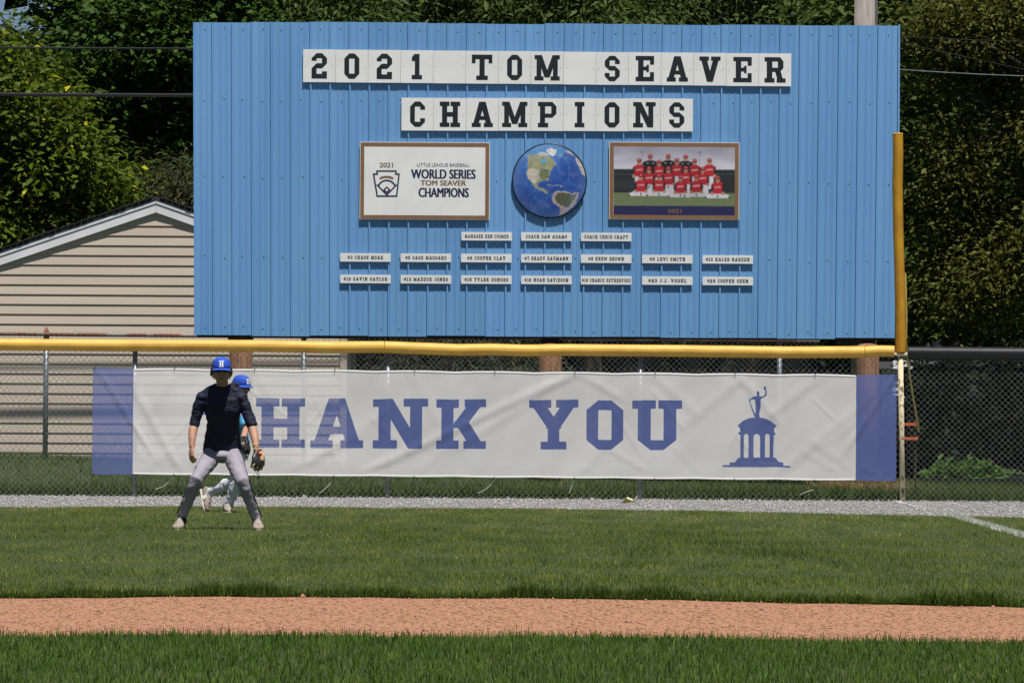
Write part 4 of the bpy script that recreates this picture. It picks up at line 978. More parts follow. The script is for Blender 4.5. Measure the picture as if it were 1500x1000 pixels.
me.vertices.foreach_set('co', V.ravel()); me.update(); me.polygons.foreach_set('use_smooth', np.ones(len(me.polygons), bool))
link_mesh('earth_print', me, M['print'], gs)
mb = MB(); ring_p = [(gc.x + gr * .975 * math.cos(a2), SGN - .009, gc.z + gr * .975 * math.sin(a2)) for a2 in np.linspace(0, 2 * math.pi, 73)]
mb.tube(ring_p, [(.009, .012)] * 73, 8, cap=False, side=(0, 1, 0)); mb.build('rim', M['black_rim'], gs, True)
MB().tube([(gc.x, SGN, gc.z), (gc.x, SGN - .008, gc.z)], gr * .985, 64).build('backing', M['sign_white'], gs)

# ---------------- the banner on the fence ----------------
NYB = 65.955
def nb(px, py): p = at(px, py, NYB); return p.x, p.z
bx0, bx1 = nb(135.5, 610)[0], nb(1313, 620)[0]
zt0, zt1 = nb(136, 538)[1], nb(1313, 548.5)[1]; zb0, zb1 = nb(135, 694.5)[1], nb(1313, 704.5)[1]
nxb, nzb = 1180, 158
u_ = np.linspace(0, 1, nxb); v_ = np.linspace(0, 1, nzb); U, V_ = np.meshgrid(u_, v_)
ties = np.linspace(0, 1, 11)
dist = np.min(np.abs(U[..., None] - ties[None, None]), -1) * 10 * 2          # 0 at a tie, 1 between
sagt = .012 * dist ** 2
X = bx0 + (bx1 - bx0) * U
Zt = zt0 + (zt1 - zt0) * U - sagt; Zb = zb0 + (zb1 - zb0) * U + sagt * .6
Z = Zt + (Zb - Zt) * V_
pxU = 135.5 + U * 1177.5; pyV = 538 + U * 10.5 + V_ * 156
D = np.zeros(U.shape)
folds = [(140, 540, 205, 640, .030, 9), (205, 590, 262, 690, .022, 12), (200, 640, 250, 560, .012, 14), (545, 690, 850, 545, .030, 13), (480, 660, 560, 610, .016, 14), (600, 545, 640, 620, .010, 16),
         (700, 640, 800, 575, .018, 16), (850, 550, 900, 580, .016, 12), (940, 690, 1010, 600, .010, 18), (960, 555, 1010, 600, .012, 14), (1010, 620, 1090, 555, .016, 16), (1080, 552, 1130, 610, .018, 13), (1130, 610, 1200, 555, .018, 14),
         (1150, 690, 1260, 600, .016, 15), (1255, 640, 1312, 552, .028, 9), (1215, 650, 1255, 620, .010, 10), (380, 560, 420, 640, .010, 14), (430, 690, 530, 640, .016, 14), (300, 690, 330, 620, .012, 14), (620, 690, 680, 640, .010, 16), (860, 690, 900, 640, .010, 12)]
folds = [(a2, b2, c2, d2, e2 * .8, f2 * .62) for a2, b2, c2, d2, e2, f2 in folds]
for q in range(26):
    x0 = random.uniform(150, 1290); y0 = random.uniform(545, 690); an = random.choice((-1, 1)) * random.uniform(.5, 1.1); ln = random.uniform(25, 70)
    folds.append((x0, y0, x0 + ln * math.cos(an), y0 + ln * math.sin(an), random.uniform(.003, .008), random.uniform(3.5, 8)))
for x0, y0, x1, y1, am, wd in folds:
    dx, dy = x1 - x0, y1 - y0; L2_ = dx * dx + dy * dy
    tt = ((pxU - x0) * dx + (pyV - y0) * dy) / L2_; dd = ((pxU - x0) * dy - (pyV - y0) * dx) / math.sqrt(L2_)
    fall = np.clip(1 - np.maximum(0, np.maximum(-tt, tt - 1)) * 2.5, 0, 1)
    D += am * fall * np.exp(-(dd / wd) ** 2) * (dd / wd * .9 + .6)
ph = np.sin(X * 1.7) + np.sin(X * 3.9 + 1); D += .006 * np.sin(X * 5 + ph + V_ * 4) * np.sin(np.pi * V_) + .004 * np.sin(X * 13 + V_ * 9 + ph)
D *= .45 * np.clip(np.minimum(V_, 1 - V_) * 9, .12, 1)
Yb = NYB - .012 - np.clip(D, -.006, .08)
# print mask: 1 = blue
MK = np.zeros(U.shape)
def inpoly(pts):
    ins = np.zeros(U.shape, bool); j = len(pts) - 1
    for i in range(len(pts)):
        xi, yi = pts[i]; xj, yj = pts[j]
        ins ^= ((yi > PYm) != (yj > PYm)) & (PXm < (xj - xi) * (PYm - yi) / (yj - yi + 1e-12) + xi); j = i
    return ins
polys = []; holes = []
def word(ch, x0, x1, yt, yb_): 
    for q in text_strokes(ch, x0, x1, 0, 1): polys.append([(a2, yb_ + (yt - yb_) * b2) for a2, b2 in q])
sl_ = lambda x: (x - 375) * .0062
for ch, x0, x1 in (('T', 292, 364), ('H', 375, 447), ('A', 455, 532), ('N', 546, 627), ('K', 639, 712), ('Y', 775, 847), ('O', 859, 913), ('U', 926, 999)):
    word(ch, x0, x1, 582.5 + sl_(x0), 655.5 + sl_(x0))
def lp(pts): return [(1040 + a2 / 5.172, 550 + b2 / 5.172) for a2, b2 in pts]
polys += [lp([(95, 690), (95, 676), (150, 676), (150, 655), (190, 655), (215, 622), (500, 622), (520, 655), (557, 658), (557, 682), (610, 684), (610, 697), (350, 692)])]
polys += [lp([(208, 378), (250, 340), (300, 320), (355, 314), (410, 320), (460, 342), (508, 380), (486, 398), (486, 430), (497, 430), (497, 447), (483, 447), (481, 622), (230, 622), (230, 445), (215, 445), (215, 428), (230, 428), (228, 398)])]
for x0, x1 in ((258, 292), (331, 379), (417, 452)):
    c = (x0 + x1) / 2; r = (x1 - x0) / 2
    holes.append(lp([(x0, 620), (x1, 620), (x1, 440 + r)] + [(c + r * math.cos(a2), 440 + r - r * math.sin(a2)) for a2 in np.linspace(.3, math.pi - .3, 6)] + [(x0, 440 + r)]))
polys += [lp([(337, 318), (345, 270), (342, 190), (338, 178), (318, 178), (300, 195), (296, 188), (315, 165), (335, 155), (355, 152), (353, 140), (352, 122), (362, 112), (373, 122), (372, 140), (372, 153), (395, 156), (415, 142), (419, 108), (428, 108), (428, 148), (402, 166), (385, 172), (382, 195), (384, 225), (372, 290), (378, 318)])]
polys += [lp([(410 + 10 * math.cos(a2) + 5, 93 + 17 * math.sin(a2)) for a2 in np.linspace(0, 2 * math.pi, 10)[:-1]]), lp([(289, 140), (293, 165), (303, 200), (345, 300), (334, 305), (299, 210), (290, 170)])]
for q in ((135, 530, 194.8, 710), (1254, 530, 1320, 720)): polys.append([(q[0], q[1]), (q[2], q[1]), (q[2], q[3]), (q[0], q[3])])
for ox in (-.33, 0, .33):
    for oy in (-.33, 0, .33):
        PXm, PYm = pxU + ox, pyV + oy; m_ = np.zeros(U.shape, bool)
        for q in polys: m_ |= inpoly(q)
        for q in holes: m_ &= ~inpoly(q)
        MK += m_ / 9.0
i = (np.arange(nzb - 1)[:, None] * nxb + np.arange(nxb - 1)[None, :]).ravel()
me = np_mesh('banner_sheet', np.stack([X, Yb, Z], -1).reshape(-1, 3), np.stack([i, i + nxb, i + nxb + 1, i + 1], 1), {'mask': MK.ravel()}, True)
m = bpy.data.materials.new('mesh banner cloth'); m.use_nodes = True; N = m.node_tree.nodes; L = m.node_tree.links
a_ = N.new('ShaderNodeAttribute'); a_.attribute_name = 'mask'
mr = N.new('ShaderNodeMapRange'); mr.inputs['From Min'].default_value = .4; mr.inputs['From Max'].default_value = .6; L.new(a_.outputs['Fac'], mr.inputs['Value'])
tc = N.new('ShaderNodeTexCoord'); nz_ = N.new('ShaderNodeTexNoise'); nz_.inputs['Scale'].default_value = 1.6; nz_.inputs['Detail'].default_value = 6; L.new(tc.outputs['Object'], nz_.inputs['Vector'])
r1 = N.new('ShaderNodeValToRGB'); r1.color_ramp.elements[0].position = .3; r1.color_ramp.elements[1].position = .7
r1.color_ramp.elements[0].color = (.72, .715, .69, 1); r1.color_ramp.elements[1].color = (.82, .815, .80, 1); L.new(nz_.outputs['Fac'], r1.inputs[0])
r2 = N.new('ShaderNodeValToRGB'); r2.color_ramp.elements[0].color = (.10, .14, .36, 1); r2.color_ramp.elements[1].color = (.14, .19, .45, 1); L.new(nz_.outputs['Fac'], r2.inputs[0])
mx = N.new('ShaderNodeMix'); mx.data_type = 'RGBA'; L.new(mr.outputs[0], mx.inputs['Factor']); L.new(r1.outputs[0], mx.inputs['A']); L.new(r2.outputs[0], mx.inputs['B'])
b = N['Principled BSDF']; b.inputs['Roughness'].default_value = .65; b.inputs['Specular IOR Level'].default_value = .25; L.new(mx.outputs['Result'], b.inputs['Base Color'])
tl = N.new('ShaderNodeBsdfTranslucent'); L.new(mx.outputs['Result'], tl.inputs['Color'])
ms = N.new('ShaderNodeMixShader'); ms.inputs[0].default_value = .12; L.new(b.outputs[0], ms.inputs[1]); L.new(tl.outputs[0], ms.inputs[2])
tp_ = N.new('ShaderNodeBsdfTransparent'); m2 = N.new('ShaderNodeMixShader')
m3 = N.new('ShaderNodeMapRange'); m3.inputs['To Min'].default_value = .24; m3.inputs['To Max'].default_value = .30; L.new(mr.outputs[0], m3.inputs['Value']); L.new(m3.outputs[0], m2.inputs[0])
L.new(ms.outputs[0], m2.inputs[1]); L.new(tp_.outputs[0], m2.inputs[2]); L.new(m2.outputs[0], N['Material Output'].inputs['Surface'])
ban = thing('thank_you_banner', ((bx0 + bx1) / 2, NYB, zb0), 'see-through white THANK YOU banner with blue ends hung on the fence', 'banner')
link_mesh('banner_sheet', me, m, ban)
for row, zf in ((0, lambda q: zt0 + (zt1 - zt0) * q), (1, lambda q: zb0 + (zb1 - zb0) * q)):
    hem = MB().tube([(bx0 + (bx1 - bx0) * q, NYB - .014, zf(q) + (-.014 if row == 0 else .012) + (-.012 if row == 0 else .007) * min(abs(q * 10 - round(q * 10)) * 2, 1) ** 2) for q in np.linspace(.052, .948, 120)], [(.004, .011)] * 120, 6, side=(0, 1, 0))
    hem.build('hem', M['sign_white'], ban)
    for q in ties:
        x_, z_ = bx0 + .02 + (bx1 - bx0 - .04) * q, zf(q) + (-.018 if row == 0 else .014)
        MB().tube([(x_, NYB - .028, z_), (x_ + .004, NYB - .01, z_ + (.02 if row == 0 else -.02)), (x_, NYB + .05, z_ + (.03 if row == 0 else -.03))], .006, 6).build('cable_tie', M['cable'], ban)
# wrapper on the gravel
p = ground_at(920, 739.5); mb = MB()
q = [(-.09, 0, .008), (-.02, -.02, .05), (.05, 0, .03), (.11, .03, .075), (.10, .08, .02), (-.06, .09, .012), (.0, .05, .055)]
mb.add([(p.x + a2, p.y + b2, .01 + c2 * 1.5) for a2, b2, c2 in q] + [(p.x + a2, p.y + b2, .006 + c2 * 1.4) for a2, b2, c2 in q],
       [(0, 1, 6), (1, 2, 6), (2, 3, 4), (2, 4, 6), (6, 4, 5), (0, 6, 5), (7, 13, 8), (8, 13, 9), (9, 11, 10), (9, 13, 11), (13, 12, 11), (7, 12, 13)])
tag(mb.build('wrapper', M['litter']), 'crumpled yellow and white wrapper lying on the gravel track', 'litter')

# ---------------- people ----------------
def roughen(me, amp, freq, seed=0.0, stretch=(1, 1, 1)):
    """cloth folds: push vertices along their normals by smooth noise"""
    n = len(me.vertices); co_ = np.empty(n * 3, np.float32); no = np.empty(n * 3, np.float32)
    me.vertices.foreach_get('co', co_); me.vertices.foreach_get('normal', no); co_ = co_.reshape(-1, 3); no = no.reshape(-1, 3)
    d = np.array([noise.fractal(Vector((p[0] * freq * stretch[0], p[1] * freq * stretch[1], p[2] * freq * stretch[2] + seed)), 1., 2., 2) for p in co_])
    me.vertices.foreach_set('co', (co_ + no * (d * amp)[:, None]).astype(np.float32).ravel()); me.update(); return me
def hand(mb, w, d, n, thumb, sc_=1.0, curl=.5):
    """palm and five fingers; w wrist, d along the hand, n back of the hand, thumb = +1/-1 side"""
    d, n = Vector(d).normalized(), Vector(n); n = (n - d * n.dot(d)).normalized(); s = d.cross(n) * thumb; w = Vector(w)
    K_ = lambda a_, b_, c_: w + (d * a_ + s * b_ + n * c_) * sc_
    mb.tube([K_(-.02, 0, 0), K_(.01, 0, 0), K_(.045, .002, 0), K_(.085, 0, -.004), K_(.095, 0, -.006)], [(.026 * sc_, .019 * sc_), (.029 * sc_, .018 * sc_), (.041 * sc_, .016 * sc_), (.041 * sc_, .014 * sc_), (.036 * sc_, .010 * sc_)], 12, side=s)
    for i, (o, ln) in enumerate(((.030, .070), (.010, .078), (-.011, .072), (-.031, .056))):
        a_ = curl * (.55 + .12 * i); p = K_(.085, o, -.004); dd = d.copy(); pts = [p - d * .012 * sc_, p]
        for seg in (.45, .32, .23):
            dd = (dd * math.cos(a_) - n * math.sin(a_)).normalized() if seg == .45 else (Matrix.Rotation(-a_ * 1.1 * 1, 3, s * thumb) @ dd)
            if dd.dot(n) > 0 and seg != .45: dd = (dd - n * (2 * dd.dot(n)))
            p = p + dd * ln * seg * sc_; pts.append(p)
        mb.tube(pts, [.0095 * sc_, .0098 * sc_, .0090 * sc_, .0082 * sc_, .0060 * sc_], 8)
    mb.tube([K_(.015, .024, -.004), K_(.042, .046, -.012), K_(.066, .052, -.024), K_(.088, .046, -.034)], [.014 * sc_, .0125 * sc_, .0105 * sc_, .007 * sc_], 8)
def head_parts(mb, c, rot):
    """skull, jaw, nose, brow, lips, ears in the head frame: x right, -y the face, z up"""
    q = lambda x, y, z: Vector(c) + rot @ Vector((x, y, z))
    base = len(mb.v); mb.ellipsoid((0, 0, 0), .080, .095, .114, 22, 16)
    for i in range(base, len(mb.v)):
        x, y, z = mb.v[i]
        if z < 0:
            k = (-z / .112); x *= 1 - .20 * k ** 1.6
            if y < 0: y *= 1 - .02 * k
            else: y *= 1 - .45 * k
        mb.v[i] = tuple(q(x, y, z))
    mb.tube([q(0, -.086, .022), q(0, -.100, .0), q(0, -.113, -.022), q(0, -.098, -.033)], [(.008, .008), (.010, .010), (.0145, .012), (.010, .008)], 8)
    mb.tube([q(-.05, -.076, .030), q(0, -.094, .034), q(.05, -.076, .030)], .010, 8)
    mb.ellipsoid(q(0, -.083, -.085), .026, .018, .020, 10, 8)
    for s in (-1, 1):
        mb.ellipsoid(q(s * .040, -.068, -.018), .024, .020, .022, 10, 8)
        mb.ellipsoid(q(s * .081, .008, -.002), .010, .021, .031, 8, 8)
    return q
def person_cap(t, c, rot):
    q = lambda x, y, z: Vector(c) + rot @ Vector((x, y, z)); mb = MB()
    n, mm = 28, 9; base = 0; vs = []; fs = []
    for layer in (1.0, .965):
        for i in range(mm + 1):
            a_ = (math.pi / 2) * i / mm
            for j in range(n):
                b_ = 2 * math.pi * j / n; sq = 1 + .05 * math.cos(b_ * 2 + math.pi)
                # front panels stand up straighter than the back
                fr_ = max(0, -math.sin(b_)); rr_ = math.cos(a_) ** (.72 - .18 * fr_)
                vs.append(q(.087 * rr_ * math.cos(b_) * layer, (.108 * rr_ * math.sin(b_)) * layer * sq + .003, .026 + (.098 * math.sin(a_) ** (.95)) * layer))
    for L0 in range(2):
        for i in range(mm):
            for j in range(n):
                a_ = L0 * (mm + 1) * n + i * n + j; b_ = L0 * (mm + 1) * n + i * n + (j + 1) % n
                fs.append((a_, b_, b_ + n, a_ + n) if L0 == 0 else (a_ + n, b_ + n, b_, a_))
    o2 = (mm + 1) * n
    for j in range(n): fs.append(((j + 1) % n, j, o2 + j, o2 + (j + 1) % n))
    mb.add(vs, fs); cp = mb.build('cap', M['royal'], t, True)
    br = MB(); nj, ni = 17, 6; vs = []
    for lay in (0, -.005):
        for i in range(ni):
            r_ = i / (ni - 1)
            for j in range(nj):
                a_ = (j / (nj - 1) - .5) * 2.25; ext = .064 * r_ * math.cos(a_ * .62)
                vs.append(q((.086 + ext * .08) * math.sin(a_), -(.104 + ext) * math.cos(a_ * .96) + .003, .030 + lay - .012 * r_ - .020 * (math.sin(a_) ** 2) * (.35 + .65 * r_)))
    fs = []; o2 = ni * nj
    for i in range(ni - 1):
        for j in range(nj - 1):
            k = i * nj + j; fs.append((k, k + nj, k + nj + 1, k + 1)); fs.append((o2 + k + 1, o2 + k + nj + 1, o2 + k + nj, o2 + k))
    for j in range(nj - 1):
        k = (ni - 1) * nj + j; fs.append((k, o2 + k, o2 + k + 1, k + 1)); fs.append((j + 1, o2 + j + 1, o2 + j, j))
    for i in range(ni - 1):
        k = i * nj; fs.append((k, o2 + k, o2 + k + nj, k + nj)); k += nj - 1; fs.append((k + nj, o2 + k + nj, o2 + k, k))
    br.add(vs, fs).build('visor', M['royal'], cp, True)
    hm = MB()
    for i, poly in enumerate(G['H'][1]):
        pts = []
        for gx_, gy_ in poly:
            x = (gx_ / .8 - .5) * .040; z = .040 + gy_ * .052; s_ = (z - .026) / .098
            rr_ = math.cos(math.asin(min(1, s_))) ** .54
            pts.append(q(x, -(.108 * rr_ * .955) * math.sqrt(max(0, 1 - (x / .087) ** 2)) + .003 - .016 - i * .0003, z))
        hm.add(pts, [tuple(range(len(pts)))])
    hm.build('cap_letter', M['white_cloth'], cp)
    MB().ellipsoid(q(0, .003, .124), .008, .008, .004, 8, 5).build('button', M['royal'], cp, True)
    return cp
def glasses(t, c, rot, m):
    q = lambda x, y, z: Vector(c) + rot @ Vector((x, y, z)); vs = []; n = 15
    for lay in (0, .004):
        for zz in (.021, .004, -.014):
            for j in range(n):
                a_ = (j / (n - 1) - .5) * 2.3; nose = .010 * math.exp(-(a_ / .16) ** 2) if zz < 0 else 0
                vs.append(q(.081 * math.sin(a_), -.104 * math.cos(a_) ** .8 + lay + (.006 if zz < 0 else 0), zz + nose - (.004 * abs(a_) if zz > 0 else -.006 * abs(a_))))
    fs = []; o2 = 3 * n
    for i in range(2):
        for j in range(n - 1):
            k = i * n + j; fs.append((k, k + n, k + n + 1, k + 1)); fs.append((o2 + k + 1, o2 + k + n + 1, o2 + k + n, o2 + k))
    for j in range(n - 1):
        fs.append((j + 1, o2 + j + 1, o2 + j, j)); k = 2 * n + j; fs.append((k, o2 + k, o2 + k + 1, k + 1))
    mb = MB().add(vs, fs); g = mb.build('sunglasses', m, t, True)
    for s in (-1, 1): MB().tube([q(s * .074, -.05, .012), q(s * .080, -.01, .012), q(s * .079, .03, .004)], .003, 6).build('temple', M['lens'], g)
def face_bits(t, c, rot, smile=True):
    q = lambda x, y, z: Vector(c) + rot @ Vector((x, y, z))
    mo = MB().tube([q(-.024, -.083, -.050), q(-.012, -.0915, -.053), q(0, -.0945, -.054), q(.012, -.0915, -.053), q(.024, -.083, -.050)], [(.003, .003), (.006, .009), (.006, .0105), (.006, .009), (.003, .003)], 8, side=(0, 1, 0)).build('mouth', M['lips'], t, True)
    if smile: MB().tube([q(-.015, -.0945, -.0505), q(0, -.1005, -.052), q(.015, -.0945, -.0505)], [(.003, .003), (.003, .0045), (.003, .003)], 6, side=(0, 1, 0)).build('teeth', M['teeth'], mo, True)
def hair(t, c, rot, full=1.0):
    q = lambda x, y, z: Vector(c) + rot @ Vector((x, y, z)); mb = MB()
    for s in (-1, 1):
        for k in range(16):
            a_ = k / 15; y = -.052 + a_ * .12; z0 = .035; ln = (.052 + .03 * random.random()) * full * (.8 + .5 * a_)
            x = s * (.078 + .012 * math.sin(a_ * 3)); w_ = random.uniform(-.006, .008)
            mb.tube([q(x - s * .004, y, z0), q(x + s * .002, y + w_, z0 - ln * .5), q(x + s * (.002 + w_), y + w_ * 2, z0 - ln)], [.007, .0065, .0015], 6)
    for k in range(14):
        x = -.07 + .14 * k / 13; y = .10 - abs(x) * .45
        mb.tube([q(x * .9, y * .85, .04), q(x, y, -.01), q(x, y * .9, -.06 - random.random() * .02)], [.014, .014, .003], 6)
    mb.build('hair', M['hair'], t, True)
def shoe(t, ankle, heel, toe, up, width=.046, name='shoe', sm='shoe', logo=None):
    h_, e_ = Vector(heel), Vector(toe); ax = (e_ - h_); L_ = ax.length; ax.normalize(); up = Vector(up); up = (up - ax * up.dot(ax)).normalized(); sd = ax.cross(up)
    prof_ = [(.00, .55, .030), (.06, .72, .046), (.22, .78, .052), (.40, .80, .048), (.58, .95, .037), (.75, 1.05, .028), (.90, .88, .021), (.985, .45, .012)]
    mb = MB(); mb.tube([h_ + ax * (L_ * a_) + up * (c_ + .014) for a_, b_, c_ in prof_], [(width * b_, c_) for a_, b_, c_ in prof_], 16, side=sd)
    an = Vector(ankle); mb.tube([h_ + ax * L_ * .22 + up * .05, h_.lerp(e_, .2).lerp(an, .75) + up * .01, an], [.040, .037, .035], 14)
    s_ = link_mesh(name, roughen(mb.remesh(.006, 3), .002, 40), M[sm], t)
    so_ = MB(); so_.tube([h_ + ax * (L_ * a_) + up * .012 for a_, b_, c_ in [(-.02, .5, 0)] + prof_ + [(1.01, .35, 0)]], [(width * b_ * 1.06, .0125) for a_, b_, c_ in [(-.02, .5, 0)] + prof_ + [(1.01, .35, 0)]], 16, side=sd)
    so_.build('sole', M['sole'], s_, True)
    lc = MB()
    for k in range(4):
        a_ = .42 + k * .085; c = h_ + ax * L_ * a_ + up * (.014 + (.108 - .10 * (a_ - .3)) * .92)
        c = h_ + ax * L_ * a_ + up * (.020 + 2 * np.interp(a_, [p[0] for p in prof_], [p[2] for p in prof_]))
        lc.tube([c - sd * .022 - up * .006, c + up * .002, c + sd * .022 - up * .006], .0032, 6)
    lc.build('laces', M['white_cloth'], s_, True)
    if logo:
        mb = MB(); ctr = h_.lerp(e_, .42) + up * .052; side = sd * logo
        for i, poly in enumerate(G['N'][1]):
            mb.add([ctr + side * (width * .80 + .006 + i * .0004) + ax * ((gx_ - .43) * .055) + up * ((gy_ - .5) * .05) for gx_, gy_ in poly], [tuple(range(len(poly)))])
        mb.build('letter_mark', M['white_cloth'], s_)
    return s_

# the fielder in the ready stance
gp = ground_at(323, 776.5); gp.z = 0
SP = F / gp.y
def A(px, py, c): return Vector((gp.x + (px - 323) / SP, gp.y - c, (776.5 - py) / SP))
pl = thing('person', gp, 'person in navy top, grey trousers and blue cap crouching with spread legs', 'person', None)
HC = A(324.3, 543.5, .17); HR = Matrix.Rotation(R(3), 3, 'Z') @ Matrix.Rotation(R(2), 3, 'X')
mb = MB(); head_parts(mb, HC, HR)
mb.tube([A(325, 574, .06), A(325, 564, .09), A(324.6, 553, .135)], [.062, .054, .052], 14)
# trunk and limbs under the clothes keep the body one skin
mb.tube([A(324, 658, -.10), A(325.5, 622, -.03), A(326, 598, .03), A(324.5, 578, .06), A(325, 569, .07)], [(.14, .09), (.128, .088), (.148, .098), (.14, .075), (.06, .055)], 16, side=(1, 0, 0))
LE, LWr = A(284, 622, .02), A(281.5, 655, .12); RE, RWr = A(367.5, 622, .06), A(376, 656, .18)
mb.tube([A(295, 583, .05), A(288, 603, .03), LE, A(282, 631, .05), A(281.4, 643, .09), LWr], [.044, .042, .040, .041, .034, .025], 14)
mb.tube([A(352, 583, .05), A(361, 603, .05), RE, A(371, 632, .09), A(374, 645, .14), RWr], [.044, .042, .040, .041, .034, .025], 14)
hand(mb, LWr, A(280.8, 668, .145) - LWr, Vector((-.75, -.5, .1)), 1, .98, .75)
hand(mb, RWr, A(379, 669, .22) - RWr, Vector((.4, -.8, .2)), -1, .85, .5)
LH, LK, LA = A(311.5, 664, -.10), A(288, 703.5, .20), A(267, 757, .0)
RH, RK, RA = A(336.5, 664, -.10), A(357.5, 705.5, .22), A(376, 761, .04)
for h_, k_, a_ in ((LH, LK, LA), (RH, RK, RA)):
    mb.tube([h_, h_.lerp(k_, .5), k_, k_.lerp(a_, .35), a_, a_ - Vector((0, 0, .05))], [.06, .055, .040, .036, .030, .034], 14)
link_mesh('body', mb.remesh(.0055, 4), M['skin'], pl)
# compression top
mb = MB()
mb.tube([A(324, 660.5, -.105), A(324, 655, -.10), A(325, 643, -.075), A(326, 620, -.03), A(326, 599, .03), A(325, 584, .05), A(325, 572, .062), A(325, 564.5, .078)],
        [(.172, .122), (.172, .122), (.158, .112), (.143, .106), (.162, .116), (.168, .100), (.115, .078), (.067, .062)], 22, side=(1, 0, 0))
mb.tube([A(308, 577, .055), A(296.5, 582, .05), A(290, 597, .035), A(285.5, 612, .02), A(283.3, 624, .025)], [.058, .058, .053, .049, .046], 16)
mb.tube([A(341, 577, .055), A(351.5, 582, .05), A(358.5, 597, .045), A(364.5, 612, .055), A(368.6, 624, .065)], [.058, .058, .053, .049, .046], 16)
for sx in (-1, 1): mb.tube([A(325 + sx * 7, 566.5, .07), A(325 + sx * 17, 573, .06), A(325 + sx * 27, 582, .05)], [.045, .050, .056], 14)
top_ = link_mesh('shirt', roughen(roughen(mb.remesh(.007, 4), .007, 9, 2, (1, 1, .6)), .006, 22, 5, (.5, .5, 1.4)), M['navy_shirt'], pl)
MB().tube([A(325 + 11.0 * math.cos(q), 565 - 2.2 * math.sin(q), .08 + .062 * math.sin(-q)) for q in np.linspace(0, 2 * math.pi, 25)], .006, 6, cap=False).build('collar', M['navy_shirt'], top_, True)
# trousers
mb = MB()
mb.tube([A(324, 653, -.11), A(324, 659, -.11), A(324, 666, -.10), A(324, 671, -.08)], [(.160, .112), (.172, .122), (.165, .12), (.10, .09)], 20, side=(1, 0, 0))
for s, h_, k_, a_ in ((-1, LH, LK, LA), (1, RH, RK, RA)):
    kn = k_.lerp(a_, .12)
    mb.tube([h_ + Vector((0, 0, .02)), h_.lerp(k_, .3), h_.lerp(k_, .65), k_, kn, k_.lerp(a_, .4), k_.lerp(a_, .75), a_ + Vector((0, 0, .012))],
            [.086, .081, .070, .059, .057, .052, .043, .041], 18)
mb.ellipsoid(A(324, 667, -.03), .085, .09, .055, 14, 10)
tro = link_mesh('trousers', roughen(roughen(mb.remesh(.007, 4), .006, 10, 7), .003, 20, 3, (.6, .6, 1.5)), M['grey_pants'], pl)
for s, h_, k_, a_ in ((-1, LH, LK, LA), (1, RH, RK, RA)):
    o_ = Vector((s, .12, 0))
    MB().tube([h_ + o_ * .085, h_.lerp(k_, .5) + o_ * .075, k_ + o_ * .0585, k_.lerp(a_, .4) + o_ * .0525, a_ + o_ * .044 + Vector((0, 0, .03))], .0055, 6).build('side_piping', M['navy_shirt'], tro, True)
    MB().tube([a_ + Vector((0, 0, .03)), a_ - Vector((0, 0, .02)), a_ - Vector((0, .005, .055))], [.037, .036, .040], 12).build('sock', M['black_cloth'], pl, True)
shoe(pl, LA - Vector((0, 0, .03)), A(266, 777.5, -.07), A(261, 777.5, .20), (0, 0, 1), .050)
shoe(pl, RA - Vector((0, 0, .03)), A(376.5, 777.5, -.03), A(380.5, 777.5, .24), (0, 0, 1), .050)
person_cap(pl, HC, HR); glasses(pl, HC, HR, M['lens']); face_bits(pl, HC, HR); hair(pl, HC, HR)
